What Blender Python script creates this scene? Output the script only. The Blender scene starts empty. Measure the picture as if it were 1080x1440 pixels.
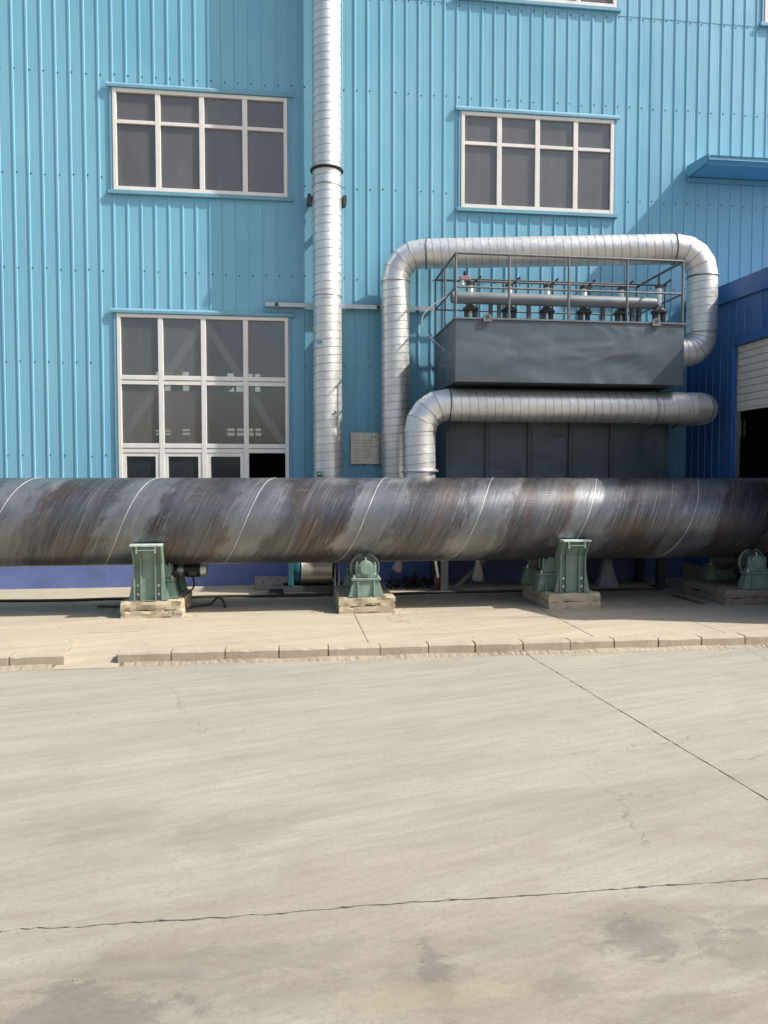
import bpy, bmesh, math, random
from mathutils import Vector, Matrix
random.seed(7)
R = math.radians
scene = bpy.context.scene
COL = scene.collection

# ------------------------------------------------------------------ camera, sky, sun, exposure
CAM_H, YAW, PITCH, FPX = 1.6, R(7.2), R(2.54), 1082.0
cd = bpy.data.cameras.new('camera')
cd.sensor_fit = 'HORIZONTAL'; cd.sensor_width = 36.0; cd.lens = 36.0 * FPX / 1080.0
cd.clip_start = 0.05; cd.clip_end = 3000
cam = bpy.data.objects.new('camera', cd); COL.objects.link(cam)
cam.location = (0, 0, CAM_H)
cam.rotation_euler = (math.pi / 2 - PITCH, 0, -YAW)
scene.camera = cam

SUN_AZ, SUN_EL = R(72.5), R(46.0)        # azimuth from the wall's normal towards +X
sun_dir = Vector((math.sin(SUN_AZ) * math.cos(SUN_EL), -math.cos(SUN_AZ) * math.cos(SUN_EL), math.sin(SUN_EL)))
world = bpy.data.worlds.new('World'); scene.world = world; world.use_nodes = True
wn = world.node_tree.nodes; wl = world.node_tree.links
sky = wn.new('ShaderNodeTexSky'); sky.sky_type = 'NISHITA'; sky.sun_disc = False
sky.sun_elevation = SUN_EL
sky.sun_rotation = math.atan2(sun_dir.x, sun_dir.y)
sky.air_density = 1.2; sky.dust_density = 4.0; sky.ozone_density = 1.0
wl.new(sky.outputs[0], wn['Background'].inputs[0]); wn['Background'].inputs[1].default_value = 0.12
sd = bpy.data.lights.new('sun', 'SUN'); sd.energy = 4.2; sd.angle = R(0.6); sd.color = (1.0, 0.945, 0.86)
sun = bpy.data.objects.new('sun', sd); COL.objects.link(sun)
sun.rotation_euler = (-sun_dir).to_track_quat('-Z', 'Y').to_euler(); sun.location = (30, -20, 40)
vs = scene.view_settings
cy = scene.cycles; cy.max_bounces = 6; cy.diffuse_bounces = 3; cy.glossy_bounces = 3; cy.transmission_bounces = 2; cy.transparent_max_bounces = 6; cy.caustics_reflective = False; cy.caustics_refractive = False
vs.view_transform = 'Standard'; vs.look = 'None'; vs.exposure = 0.55; vs.gamma = 1.0; vs.use_curve_mapping = False

# ------------------------------------------------------------------ positions read off the photograph
_r = Vector((math.cos(YAW), -math.sin(YAW), 0))
_f = Vector((math.sin(YAW) * math.cos(PITCH), math.cos(YAW) * math.cos(PITCH), -math.sin(PITCH)))
_u = _r.cross(_f)
def ray(px, py):
    return _f + _r * ((px - 540) / FPX) + _u * ((720 - py) / FPX)
def at(px, py, Y):                       # point on the plane Y = const
    d = ray(px, py); return Vector((0, 0, CAM_H)) + d * (Y / d.y)
def atz(px, py, Z):                      # point on the plane Z = const
    d = ray(px, py); return Vector((0, 0, CAM_H)) + d * ((Z - CAM_H) / d.z)
def atx(px, py, X):
    d = ray(px, py); return Vector((0, 0, CAM_H)) + d * (X / d.x)

# ------------------------------------------------------------------ materials
class NT:
    def __init__(s, name):
        s.m = bpy.data.materials.new(name); s.m.use_nodes = True
        s.t = s.m.node_tree; s.bsdf = s.t.nodes['Principled BSDF']; s.out = s.t.nodes['Material Output']
    def put(s, sock, v):
        if hasattr(v, 'links') and hasattr(v, 'node'): s.t.links.new(v, sock)
        elif isinstance(v, (tuple, list)) and len(v) == 3 and sock.type == 'RGBA': sock.default_value = (*v, 1)
        else: sock.default_value = v
    def n(s, typ, ins=(), **props):
        nd = s.t.nodes.new('ShaderNode' + typ)
        for k, v in props.items(): setattr(nd, k, v)
        for i, v in (ins.items() if isinstance(ins, dict) else enumerate(ins)):
            if v is not None: s.put(nd.inputs[i], v)
        return nd
    def math(s, op, a, b=None, c=None, clamp=False):
        return s.n('Math', (a, b, c), operation=op, use_clamp=clamp).outputs[0]
    def obj(s): return s.n('TexCoord').outputs['Object']
    def geo(s): return s.n('NewGeometry').outputs['Position']
    def rnd(s): return s.n('ObjectInfo').outputs['Random']
    def mapping(s, vec, scale=(1, 1, 1), rot=(0, 0, 0), loc=(0, 0, 0)):
        return s.n('Mapping', {'Vector': vec, 'Scale': scale, 'Rotation': rot, 'Location': loc}).outputs[0]
    def noise(s, vec, scale, detail=4, rough=0.55, dist=0.0):
        return s.n('TexNoise', {'Vector': vec, 'Scale': scale, 'Detail': detail, 'Roughness': rough, 'Distortion': dist}).outputs['Fac']
    def ramp(s, fac, a, b, lo=0.0, hi=1.0):
        return s.n('MapRange', {'Value': fac, 'From Min': a, 'From Max': b, 'To Min': lo, 'To Max': hi}).outputs[0]
    def mix(s, fac, a, b, mode='MIX'):
        nd = s.t.nodes.new('ShaderNodeMix'); nd.data_type = 'RGBA'; nd.blend_type = mode
        s.put(nd.inputs['Factor'], fac); s.put(nd.inputs[6], a); s.put(nd.inputs[7], b)
        return nd.outputs[2]
    def bump(s, h, strength=0.3, dist=0.01, normal=None):
        return s.n('Bump', {'Strength': strength, 'Distance': dist, 'Height': h, **({'Normal': normal} if normal else {})}).outputs[0]
    def fin(s, col=None, rough=None, metal=None, normal=None, **kw):
        b = s.bsdf.inputs
        if col is not None: s.put(b['Base Color'], col)
        if rough is not None: s.put(b['Roughness'], rough)
        if metal is not None: s.put(b['Metallic'], metal)
        if normal is not None: s.put(b['Normal'], normal)
        for k, v in kw.items(): s.put(b[k], v)
        return s.m

def simple(name, col, rough=0.6, metal=0.0, var=0.15, scale=6.0, bump=0.15, dust=0.0, dustcol=(0.42, 0.36, 0.27), spec=0.5):
    t = NT(name); p = t.obj()
    n1 = t.noise(p, scale, 5, 0.6); n2 = t.noise(p, scale * 9, 3)
    c = t.mix(t.ramp(n1, 0.3, 0.7), tuple(x * (1 - var) for x in col), tuple(min(1, x * (1 + var)) for x in col))
    if dust:
        nz = t.n('SeparateXYZ', (t.n('NewGeometry').outputs['Normal'],)).outputs[2]
        f = t.math('MULTIPLY', t.ramp(n2, 0.35, 0.75), dust)
        f = t.math('ADD', f, t.math('MULTIPLY', t.ramp(nz, 0.4, 1.0), min(1, dust * 1.2)), clamp=True)
        c = t.mix(f, c, dustcol)
    return t.fin(c, t.ramp(n1, 0.2, 0.8, max(0.05, rough - 0.1), min(1, rough + 0.1)), metal,
                 t.bump(t.math('ADD', n2, n1), bump, 0.004), **{'Specular IOR Level': spec})

def m_cladding(name, col, fade):
    t = NT(name); p = t.geo()
    big = t.noise(p, 0.5, 4, 0.6)
    st = t.noise(t.mapping(p, (9, 9, 0.35)), 1.0, 5, 0.6)
    fine = t.noise(t.mapping(p, (60, 60, 1.2)), 1.0, 3)
    r = t.rnd()
    c = t.mix(t.ramp(big, 0.3, 0.7), col, fade)
    c = t.mix(t.math('MULTIPLY', t.ramp(st, 0.45, 0.8), 0.22), c, tuple(x * 0.9 + 0.04 for x in fade))
    c = t.mix(t.math('MULTIPLY', t.ramp(fine, 0.55, 0.8), 0.10), c, (0.30, 0.36, 0.38))
    c = t.mix(t.ramp(r, 0, 1, 0.0, 0.10), c, (0.35, 0.5, 0.55))
    can = t.noise(t.mapping(p, (2.2, 2.2, 0.9)), 1.0, 2)
    nb = t.bump(can, 0.35, 0.03)
    return t.fin(c, t.ramp(st, 0.3, 0.7, 0.34, 0.5), 0.0, t.bump(fine, 0.05, 0.002, nb), **{'Specular IOR Level': 0.45})

def m_duct():
    t = NT('aluminium_jacket'); p = t.geo()
    a = t.noise(p, 3.0, 4, 0.6); b = t.noise(p, 14.0, 4, 0.6); c = t.noise(p, 70, 3)
    col = t.mix(t.ramp(a, 0.3, 0.7), (0.66, 0.665, 0.66), (0.82, 0.82, 0.80))
    col = t.mix(t.math('MULTIPLY', t.ramp(c, 0.55, 0.8), 0.35), col, (0.42, 0.40, 0.36))
    h = t.math('ADD', t.math('MULTIPLY', a, 1.4), t.math('MULTIPLY', b, 0.5))
    return t.fin(col, t.ramp(b, 0.25, 0.75, 0.34, 0.54), 0.72, t.bump(h, 0.22, 0.03))

def m_pipe():
    t = NT('raw_mill_steel'); p = t.obj()
    s = t.n('SeparateXYZ', (p,)).outputs
    th = t.math('ARCTAN2', t.math('MULTIPLY', s[1], -1.0), s[2])
    h = t.math('ADD', s[0], t.math('MULTIPLY', th, PITCHH / (2 * math.pi)))
    tt = t.math('MULTIPLY', th, 0.49)
    def cv(a, b, off=0.0): return t.n('CombineXYZ', (t.math('MULTIPLY', h, a), t.math('MULTIPLY', tt, b), off)).outputs[0]
    ph = t.math('FRACT', t.math('DIVIDE', t.math('SUBTRACT', h, H0), PITCHH))   # 0 at the weld
    patch = t.noise(cv(2.6, 0.8), 1.0, 5, 0.6)
    patch2 = t.noise(cv(1.7, 1.3, 7.0), 1.0, 4, 0.6)
    streak = t.noise(cv(26, 1.6, 3.0), 1.0, 6, 0.65)
    fine = t.noise(cv(110, 2.2, 1.0), 1.0, 3, 0.6)
    scr = t.noise(cv(75, 0.9, 11.0), 1.0, 2, 0.5)
    gate = t.noise(cv(3.0, 2.6, 5.0), 1.0, 3, 0.6)
    horiz = t.noise(t.n('CombineXYZ', (t.math('MULTIPLY', s[0], 3.5), t.math('MULTIPLY', tt, 120), 0.0)).outputs[0], 1.0, 3, 0.6)
    base = t.mix(t.ramp(patch, 0.32, 0.68), (0.050, 0.052, 0.062), (0.15, 0.155, 0.17))
    base = t.mix(t.math('MULTIPLY', t.ramp(patch2, 0.54, 0.68), 0.42), base, (0.13, 0.078, 0.050))
    base = t.mix(t.math('MULTIPLY', t.math('MULTIPLY', t.ramp(streak, 0.48, 0.62), t.ramp(gate, 0.30, 0.62, 0.15, 1.0)), 0.55), base, (0.022, 0.022, 0.028))
    base = t.mix(t.math('MULTIPLY', t.ramp(fine, 0.52, 0.66), 0.45), base, (0.26, 0.25, 0.245))
    # burnished band to the right of each weld, smooth grey blue
    edge = t.math('MULTIPLY', t.math('SUBTRACT', t.noise(cv(5.0, 2.2, 21.0), 1.0, 5, 0.7), 0.5), 0.75)
    pw = t.math('ADD', ph, edge)
    band = t.math('MAXIMUM', t.ramp(pw, 0.20, 0.30, 1.0, 0.0), t.ramp(pw, 0.80, 0.90))
    bcol = t.mix(t.ramp(patch2, 0.35, 0.65), (0.13, 0.145, 0.17), (0.30, 0.315, 0.325))
    base = t.mix(t.math('MULTIPLY', band, t.ramp(gate, 0.25, 0.6, 0.6, 0.92)), base, bcol)
    rust = t.math('MULTIPLY', t.ramp(t.noise(cv(2.1, 1.1, 33.0), 1.0, 5, 0.65), 0.50, 0.62), t.ramp(band, 0.0, 1.0, 0.85, 0.12))
    rust = t.math('MULTIPLY', rust, t.ramp(th, 0.5, 1.7, 0.35, 1.0))
    base = t.mix(t.math('MULTIPLY', rust, t.ramp(fine, 0.35, 0.6, 0.35, 0.95)), base, (0.14, 0.090, 0.062))
    scm = t.math('MULTIPLY', t.ramp(scr, 0.62, 0.655), t.ramp(gate, 0.38, 0.52))
    base = t.mix(t.math('MULTIPLY', scm, 0.55), base, (0.42, 0.39, 0.36))
    hm = t.math('MULTIPLY', t.ramp(horiz, 0.57, 0.64), t.ramp(gate, 0.42, 0.56))
    hm = t.math('MULTIPLY', hm, t.ramp(th, 0.2, 1.6, 1.0, 0.15))
    base = t.mix(t.math('MULTIPLY', hm, 0.7), base, (0.36, 0.35, 0.35))
    rough = t.ramp(t.math('ADD', t.math('MULTIPLY', streak, 0.6), t.math('MULTIPLY', patch, 0.4)), 0.3, 0.7, 0.24, 0.50)
    hh = t.math('ADD', t.math('MULTIPLY', streak, 0.6), t.math('MULTIPLY', fine, 0.4))
    return t.fin(base, rough, 0.7, t.bump(hh, 0.3, 0.006), **{'Specular IOR Level': 0.6})

def m_concrete(name, c0, c1, stain=0.25, streaks=True, spots=()):
    t = NT(name); p = t.geo()
    a = t.noise(p, 0.45, 5, 0.6); b = t.noise(p, 3.0, 6, 0.65); c = t.noise(p, 45, 5, 0.7); g = t.noise(p, 220, 2)
    col = t.mix(t.ramp(a, 0.3, 0.7), c0, c1)
    if streaks:
        pr = t.mapping(p, (1, 1, 1), (0, 0, R(-13)))
        st = t.noise(t.mapping(pr, (0.40, 3.6, 1)), 1.0, 6, 0.66, 0.8)
        col = t.mix(t.math('MULTIPLY', t.ramp(st, 0.44, 0.66), 0.45), col, tuple(x * 0.70 for x in c0))
        st2 = t.noise(t.mapping(t.mapping(p, (1, 1, 1), (0, 0, R(-19))), (1.0, 17.0, 1)), 1.0, 6, 0.7, 0.5)
        col = t.mix(t.math('MULTIPLY', t.ramp(st2, 0.47, 0.66), 0.30), col, tuple(x * 0.66 for x in c0))
        col = t.mix(t.math('MULTIPLY', t.ramp(st2, 0.46, 0.32), 0.30), col, tuple(min(1, x * 1.14) for x in c1))
        st3 = t.noise(t.mapping(t.mapping(p, (1, 1, 1), (0, 0, R(-5))), (2.5, 60.0, 1)), 1.0, 4, 0.7, 0.3)
        col = t.mix(t.math('MULTIPLY', t.ramp(st3, 0.50, 0.70), 0.16), col, tuple(x * 0.6 for x in c0))
    col = t.mix(t.math('MULTIPLY', t.ramp(b, 0.5, 0.8), stain), col, tuple(x * 0.55 for x in c0))
    col = t.mix(t.math('MULTIPLY', t.ramp(c, 0.50, 0.68), 0.38), col, tuple(x * 0.55 for x in c0))
    col = t.mix(t.math('MULTIPLY', t.ramp(g, 0.60, 0.75), 0.45), col, tuple(x * 0.45 for x in c0))
    cr = t.n('TexVoronoi', {'Vector': t.mapping(t.n('VectorMath', (p, t.n('VectorMath', (t.n('TexNoise', {'Vector': p, 'Scale': 2.2, 'Detail': 5.0, 'Roughness': 0.7}).outputs['Color'], (0.55, 0.55, 0.0)), operation='MULTIPLY').outputs[0]), operation='ADD').outputs[0], (0.45, 0.6, 0.0)), 'Scale': 1.0}, feature='DISTANCE_TO_EDGE').outputs['Distance']
    crk = t.math('MULTIPLY', t.ramp(cr, 0.0035, 0.0012), t.ramp(t.noise(p, 0.7, 3), 0.52, 0.60))
    if streaks: col = t.mix(t.math('MULTIPLY', crk, 0.55), col, tuple(x * 0.35 for x in c0))
    pit = t.noise(p, 130, 3, 0.7)
    col = t.mix(t.math('MULTIPLY', t.ramp(pit, 0.62, 0.70), 0.55), col, tuple(x * 0.38 for x in c0))
    lt = t.noise(t.mapping(p, (1, 1, 1), (0, 0, 0), (9, 4, 2)), 95, 3, 0.7)
    col = t.mix(t.math('MULTIPLY', t.ramp(lt, 0.62, 0.72), 0.40), col, tuple(min(1, x * 1.5) for x in c1))
    if spots:
        rag = t.noise(t.mapping(p, (5.5, 9.5, 1)), 1.0, 8, 0.78, 0.6)
        yy_ = t.n('SeparateXYZ', (p,)).outputs[1]
        wear = t.math('MULTIPLY', t.ramp(yy_, 4.2, 1.9), t.ramp(t.noise(t.mapping(p, (1.1, 2.6, 1)), 1.0, 6, 0.7, 0.8), 0.33, 0.58))
        col = t.mix(t.math('MULTIPLY', wear, 0.62), col, (0.19, 0.16, 0.125))
    for (x, y, rx, ry, s, dark) in spots:      # oil and tyre stains, each with a ragged outline
        d = t.n('VectorMath', (t.mapping(p, (1 / rx, 1 / ry, 0), (0, 0, 0), (-x / rx, -y / ry, 0)),), operation='LENGTH').outputs['Value']
        d = t.math('ADD', d, t.math('MULTIPLY', t.math('SUBTRACT', rag, 0.5), 2.6))
        f = t.math('MULTIPLY', t.math('ADD', t.math('MULTIPLY', t.ramp(d, 1.1, 0.3), 0.45), t.math('MULTIPLY', t.ramp(d, 0.78, 0.60), 0.55)), s)
        f = t.math('MULTIPLY', f, t.ramp(c, 0.3, 0.65, 1.0, 0.55))
        col = t.mix(f, col, dark)
    h = t.math('ADD', t.math('MULTIPLY', c, 0.7), t.math('MULTIPLY', b, 0.5))
    return t.fin(col, 0.88, 0.0, t.bump(h, 0.35, 0.006), **{'Specular IOR Level': 0.25})

def m_glass(name, dust, dustcol=(0.30, 0.295, 0.29), tint=(0.52, 0.54, 0.55)):
    t = NT(name); p = t.geo(); nt = t.t
    n1 = t.noise(p, 1.3, 4); n2 = t.noise(t.mapping(p, (8, 8, 1.2)), 1.0, 4, 0.6)
    tr = t.n('BsdfTransparent', (tint,)).outputs[0]
    gl = t.n('BsdfGlossy', {'Color': (0.9, 0.93, 0.95), 'Roughness': 0.015}).outputs[0]
    dc_ = t.mix(t.rnd(), tuple(x * .82 for x in dustcol), tuple(x * 1.15 for x in dustcol)); dc_ = t.mix(t.math('MULTIPLY', t.ramp(n2, 0.45, 0.75), 0.3), dc_, tuple(x * 1.3 for x in dustcol))
    df = t.n('BsdfDiffuse', {'Color': dc_}).outputs[0]
    fr = t.n('Fresnel', {'IOR': 1.75}).outputs[0]
    d = t.math('ADD', t.ramp(n1, 0.3, 0.7, dust * 0.85, dust), t.math('MULTIPLY', t.ramp(n2, 0.5, 0.8), 0.06))
    a = t.n('MixShader', (d, tr, df)).outputs[0]
    b = t.n('MixShader', (fr, a, gl)).outputs[0]
    nt.links.new(b, t.out.inputs[0]); nt.nodes.remove(t.bsdf)
    return t.m

PITCHH = 1.285      # lead of the spiral weld
H0 = 0.0
PIPE_R, PIPE_Y, PIPE_Z = 0.49, 8.93, 1.11
H0 = at(225, 674, PIPE_Y).x
clamp_hi = 1.0
M = {}
_ps = []
for (px, py, rx, ry, s_) in ((745, 868, .55, .10, .45), (690, 856, .4, .09, .35), (300, 853, .6, .12, .35), (120, 858, .8, .12, .25), (600, 850, .7, .12, .4), (930, 852, 1.2, .25, .35), (570, 873, .12, .05, .5), (425, 858, .4, .12, .35), (610, 892, .25, .06, .2), (320, 890, .4, .1, .15), (250, 868, .2, .1, .4)):
    v_ = atz(px, py, .1); _ps.append((v_.x, v_.y, rx, ry, s_, (0.17, 0.145, 0.11)))
M['clad'] = m_cladding('blue_cladding_paint', (0.155, 0.425, 0.60), (0.205, 0.485, 0.65))
M['clad_dark'] = m_cladding('royal_blue_cladding_paint', (0.012, 0.085, 0.33), (0.016, 0.105, 0.36))
M['trim'] = simple('blue_trim_paint', (0.15, 0.36, 0.49), 0.5, 0, 0.1, 3, 0.05, 0.12)
M['trim_dark'] = simple('royal_blue_trim_paint', (0.014, 0.11, 0.36), 0.5, 0, 0.1, 3, 0.05, 0.08)
M['canopy'] = simple('canopy_blue_paint', (0.12, 0.36, 0.50), 0.55, 0, 0.1, 3, 0.05, 0.1)
M['plinth'] = simple('violet_blue_plinth_paint', (0.115, 0.175, 0.43), 0.75, 0, 0.18, 2.5, 0.3, 0.12)
M['white'] = simple('white_aluminium_paint', (0.78, 0.77, 0.74), 0.45, 0, 0.06, 5, 0.05, 0.10)
M['shutter'] = simple('off_white_shutter_paint', (0.62, 0.62, 0.60), 0.5, 0, 0.08, 5, 0.05, 0.1)
M['duct'] = m_duct()
M['seam'] = simple('duct_seam_metal', (0.30, 0.30, 0.30), 0.5, 0.7, 0.2, 20, 0.05)
M['galv'] = simple('galvanised_steel', (0.50, 0.51, 0.52), 0.42, 0.8, 0.15, 12, 0.1)
M['black'] = simple('black_rubber_band', (0.018, 0.018, 0.02), 0.7, 0, 0.3, 8, 0.3)
M['screw'] = simple('dark_screw', (0.05, 0.06, 0.07), 0.6, 0.3)
M['slate'] = None
M['rail'] = simple('grey_rail_paint', (0.13, 0.14, 0.15), 0.5, 0.2, 0.2, 8, 0.1, 0.1)
M['header'] = simple('slate_pipe_paint', (0.14, 0.165, 0.19), 0.42, 0.1, 0.15, 6, 0.05, 0.12)
M['dark'] = simple('dark_slate_paint', (0.045, 0.052, 0.062), 0.5, 0.1, 0.25, 6, 0.15, 0.08)
M['chrome'] = simple('bright_metal', (0.82, 0.82, 0.80), 0.38, 0.55, 0.05, 8, 0.05)
M['green'] = simple('machine_green_paint', (0.145, 0.23, 0.19), 0.55, 0, 0.22, 7, 0.2, 0.22)
M['green_dark'] = simple('dark_green_paint', (0.05, 0.10, 0.085), 0.55, 0, 0.3, 7, 0.2, 0.25)
M['edge'] = simple('sunlit_pale_green_edge', (0.46, 0.55, 0.52), 0.5, 0.1, 0.15, 20, 0.1)  # pale tone paints sunlight onto the post caps
M['bolt'] = simple('bolt_steel', (0.55, 0.57, 0.55), 0.4, 0.7)
M['rollersteel'] = simple('roller_steel', (0.10, 0.115, 0.11), 0.5, 0.5, 0.3, 8, 0.2, 0.2)
M['motor'] = simple('motor_black_green', (0.02, 0.032, 0.03), 0.45, 0.1, 0.25, 10, 0.1, 0.05)
M['pipe'] = m_pipe()
M['weld'] = simple('weld_bead', (0.55, 0.54, 0.53), 0.45, 0.45, 0.2, 30, 0.3)
M['road'] = None
M['kerb'] = m_concrete('kerb_concrete', (0.37, 0.32, 0.245), (0.43, 0.375, 0.29), 0.5, False)
M['pave'] = m_concrete('pavement_concrete', (0.405, 0.355, 0.272), (0.455, 0.40, 0.308), 0.30, True, _ps)
M['block'] = m_concrete('rough_block_concrete', (0.42, 0.36, 0.26), (0.50, 0.43, 0.31), 0.5, False)
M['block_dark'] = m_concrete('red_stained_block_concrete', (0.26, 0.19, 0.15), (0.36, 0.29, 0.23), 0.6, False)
M['mortar'] = m_concrete('dirty_mortar', (0.20, 0.165, 0.12), (0.33, 0.28, 0.21), 0.6, False)
M['drift'] = m_concrete('sandy_drift', (0.255, 0.215, 0.16), (0.36, 0.31, 0.24), 0.7, False)
M['soil'] = simple('dusty_soil', (0.27, 0.22, 0.16), 0.95, 0, 0.25, 5, 0.5)
M['hose'] = simple('brown_black_hose', (0.045, 0.038, 0.032), 0.7, 0, 0.2, 6, 0.2)
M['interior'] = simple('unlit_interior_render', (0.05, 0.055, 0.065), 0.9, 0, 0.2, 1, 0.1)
M['beam'] = simple('pale_steel_beam', (0.62, 0.64, 0.66), 0.6, 0, 0.1, 4, 0.05)
M['glass'] = m_glass('dusty_window_glass', 0.42)
M['glass_mid'] = m_glass('grey_window_glass', 0.26, (0.33, 0.335, 0.34), (0.97, 0.98, 0.98))
M['glass_low'] = m_glass('reflection_tinted_glass', 0.22, (0.10, 0.15, 0.20), (0.75, 0.78, 0.8))  # blue diffuse tint paints reflections into the lower panes
M['steel_plate'] = simple('brushed_stainless', (0.36, 0.365, 0.37), 0.25, 0.9, 0.08, 9, 0.05)
M['ink'] = simple('engraved_dark_ink', (0.05, 0.045, 0.04), 0.7)
M['sign_green'] = simple('sign_green', (0.02, 0.17, 0.09), 0.4)
M['sign_white'] = simple('sign_white', (0.8, 0.82, 0.8), 0.4)
M['cloth'] = simple('grey_violet_cloth', (0.33, 0.32, 0.36), 0.9, 0, 0.25, 9, 0.4)
M['plastic'] = simple('cloudy_plastic', (0.36, 0.355, 0.35), 0.45, 0, 0.2, 12, 0.3, 0.1)
M['teal'] = simple('teal_machine_paint', (0.03, 0.14, 0.19), 0.35, 0.1, 0.2, 8, 0.1)
M['sheet'] = simple('dusty_galvanised_sheet', (0.55, 0.53, 0.48), 0.42, 0.6, 0.15, 6, 0.15, 0.15)
M['brick'] = simple('red_brick', (0.25, 0.12, 0.09), 0.9, 0, 0.2, 14, 0.4)
M['plank'] = simple('weathered_board', (0.27, 0.25, 0.23), 0.85, 0, 0.3, 18, 0.4)
M['rust'] = simple('rusty_flat_bar', (0.10, 0.075, 0.06), 0.8, 0.2, 0.3, 14, 0.3, 0.2)
M['heap'] = simple('dark_netting', (0.025, 0.025, 0.028), 0.9)
M['weed'] = simple('dry_weed', (0.17, 0.16, 0.07), 0.8, 0, 0.3, 20, 0.1)
M['stone'] = simple('loose_grit', (0.30, 0.245, 0.175), 0.95, 0, 0.4, 20, 0.4)
M['tape'] = simple('blue_tape', (0.02, 0.25, 0.42), 0.5)
M['white_tube'] = simple('pale_air_tube', (0.55, 0.6, 0.62), 0.4)
M['red_grey'] = simple('regulator_body', (0.30, 0.20, 0.20), 0.5)

def m_slate(name, c0, c1):
    t = NT(name); p = t.geo()
    a = t.noise(p, 1.1, 3, 0.5, 0.5); b = t.noise(p, 5, 5, 0.6); st = t.noise(t.mapping(p, (8, 8, 0.5)), 1.0, 5, 0.6)
    col = t.mix(t.ramp(a, 0.3, 0.7), c0, c1)
    col = t.mix(t.math('MULTIPLY', t.ramp(st, 0.5, 0.8), 0.30), col, tuple(x * 1.7 for x in c1))
    col = t.mix(t.math('MULTIPLY', t.ramp(b, 0.6, 0.85), 0.35), col, tuple(x * 0.5 for x in c0))
    d1 = t.noise(t.mapping(p, (0.9, 0.9, 1.7)), 1.0, 2, 0.45, 0.8)
    return t.fin(col, t.ramp(b, 0.3, 0.7, 0.36, 0.5), 0.0, t.bump(d1, 0.75, 0.10), **{'Specular IOR Level': 0.6})
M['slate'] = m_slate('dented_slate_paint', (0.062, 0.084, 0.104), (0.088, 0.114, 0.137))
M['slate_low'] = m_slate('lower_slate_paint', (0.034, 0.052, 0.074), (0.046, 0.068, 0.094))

def gp(px, py):
    v = atz(px, py, 0); return v.x, v.y
_sp = []
for (px, py, rx, ry, s) in ((612, 1370, .07, .22, .75), (905, 1325, .17, .16, .65), (790, 1385, .14, .09, .55), (110, 1430, .40, .20, .8), (930, 1310, .35, .22, .4), (610, 1390, .18, .22, .4), (300, 1350, .8, .12, .4), (1060, 1340, .25, .2, .5),
                            (330, 1170, .35, .22, .30), (140, 1160, .5, .25, .28), (1050, 1290, .25, .12, .4), (450, 1400, .5, .12, .30), (720, 1330, .3, .1, .22),
                            (960, 1420, .3, .10, .35), (250, 1390, .45, .12, .25)):
    x, y = gp(px, py); _sp.append((x, y, rx, ry, s, (0.125, 0.115, 0.10)))
x, y = gp(600, 1400); _sp.append((x, y, .45, .09, .35, (0.40, 0.34, 0.225)))
M['road'] = m_concrete('road_concrete', (0.305, 0.285, 0.238), (0.355, 0.335, 0.28), 0.26, True, _sp)

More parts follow.
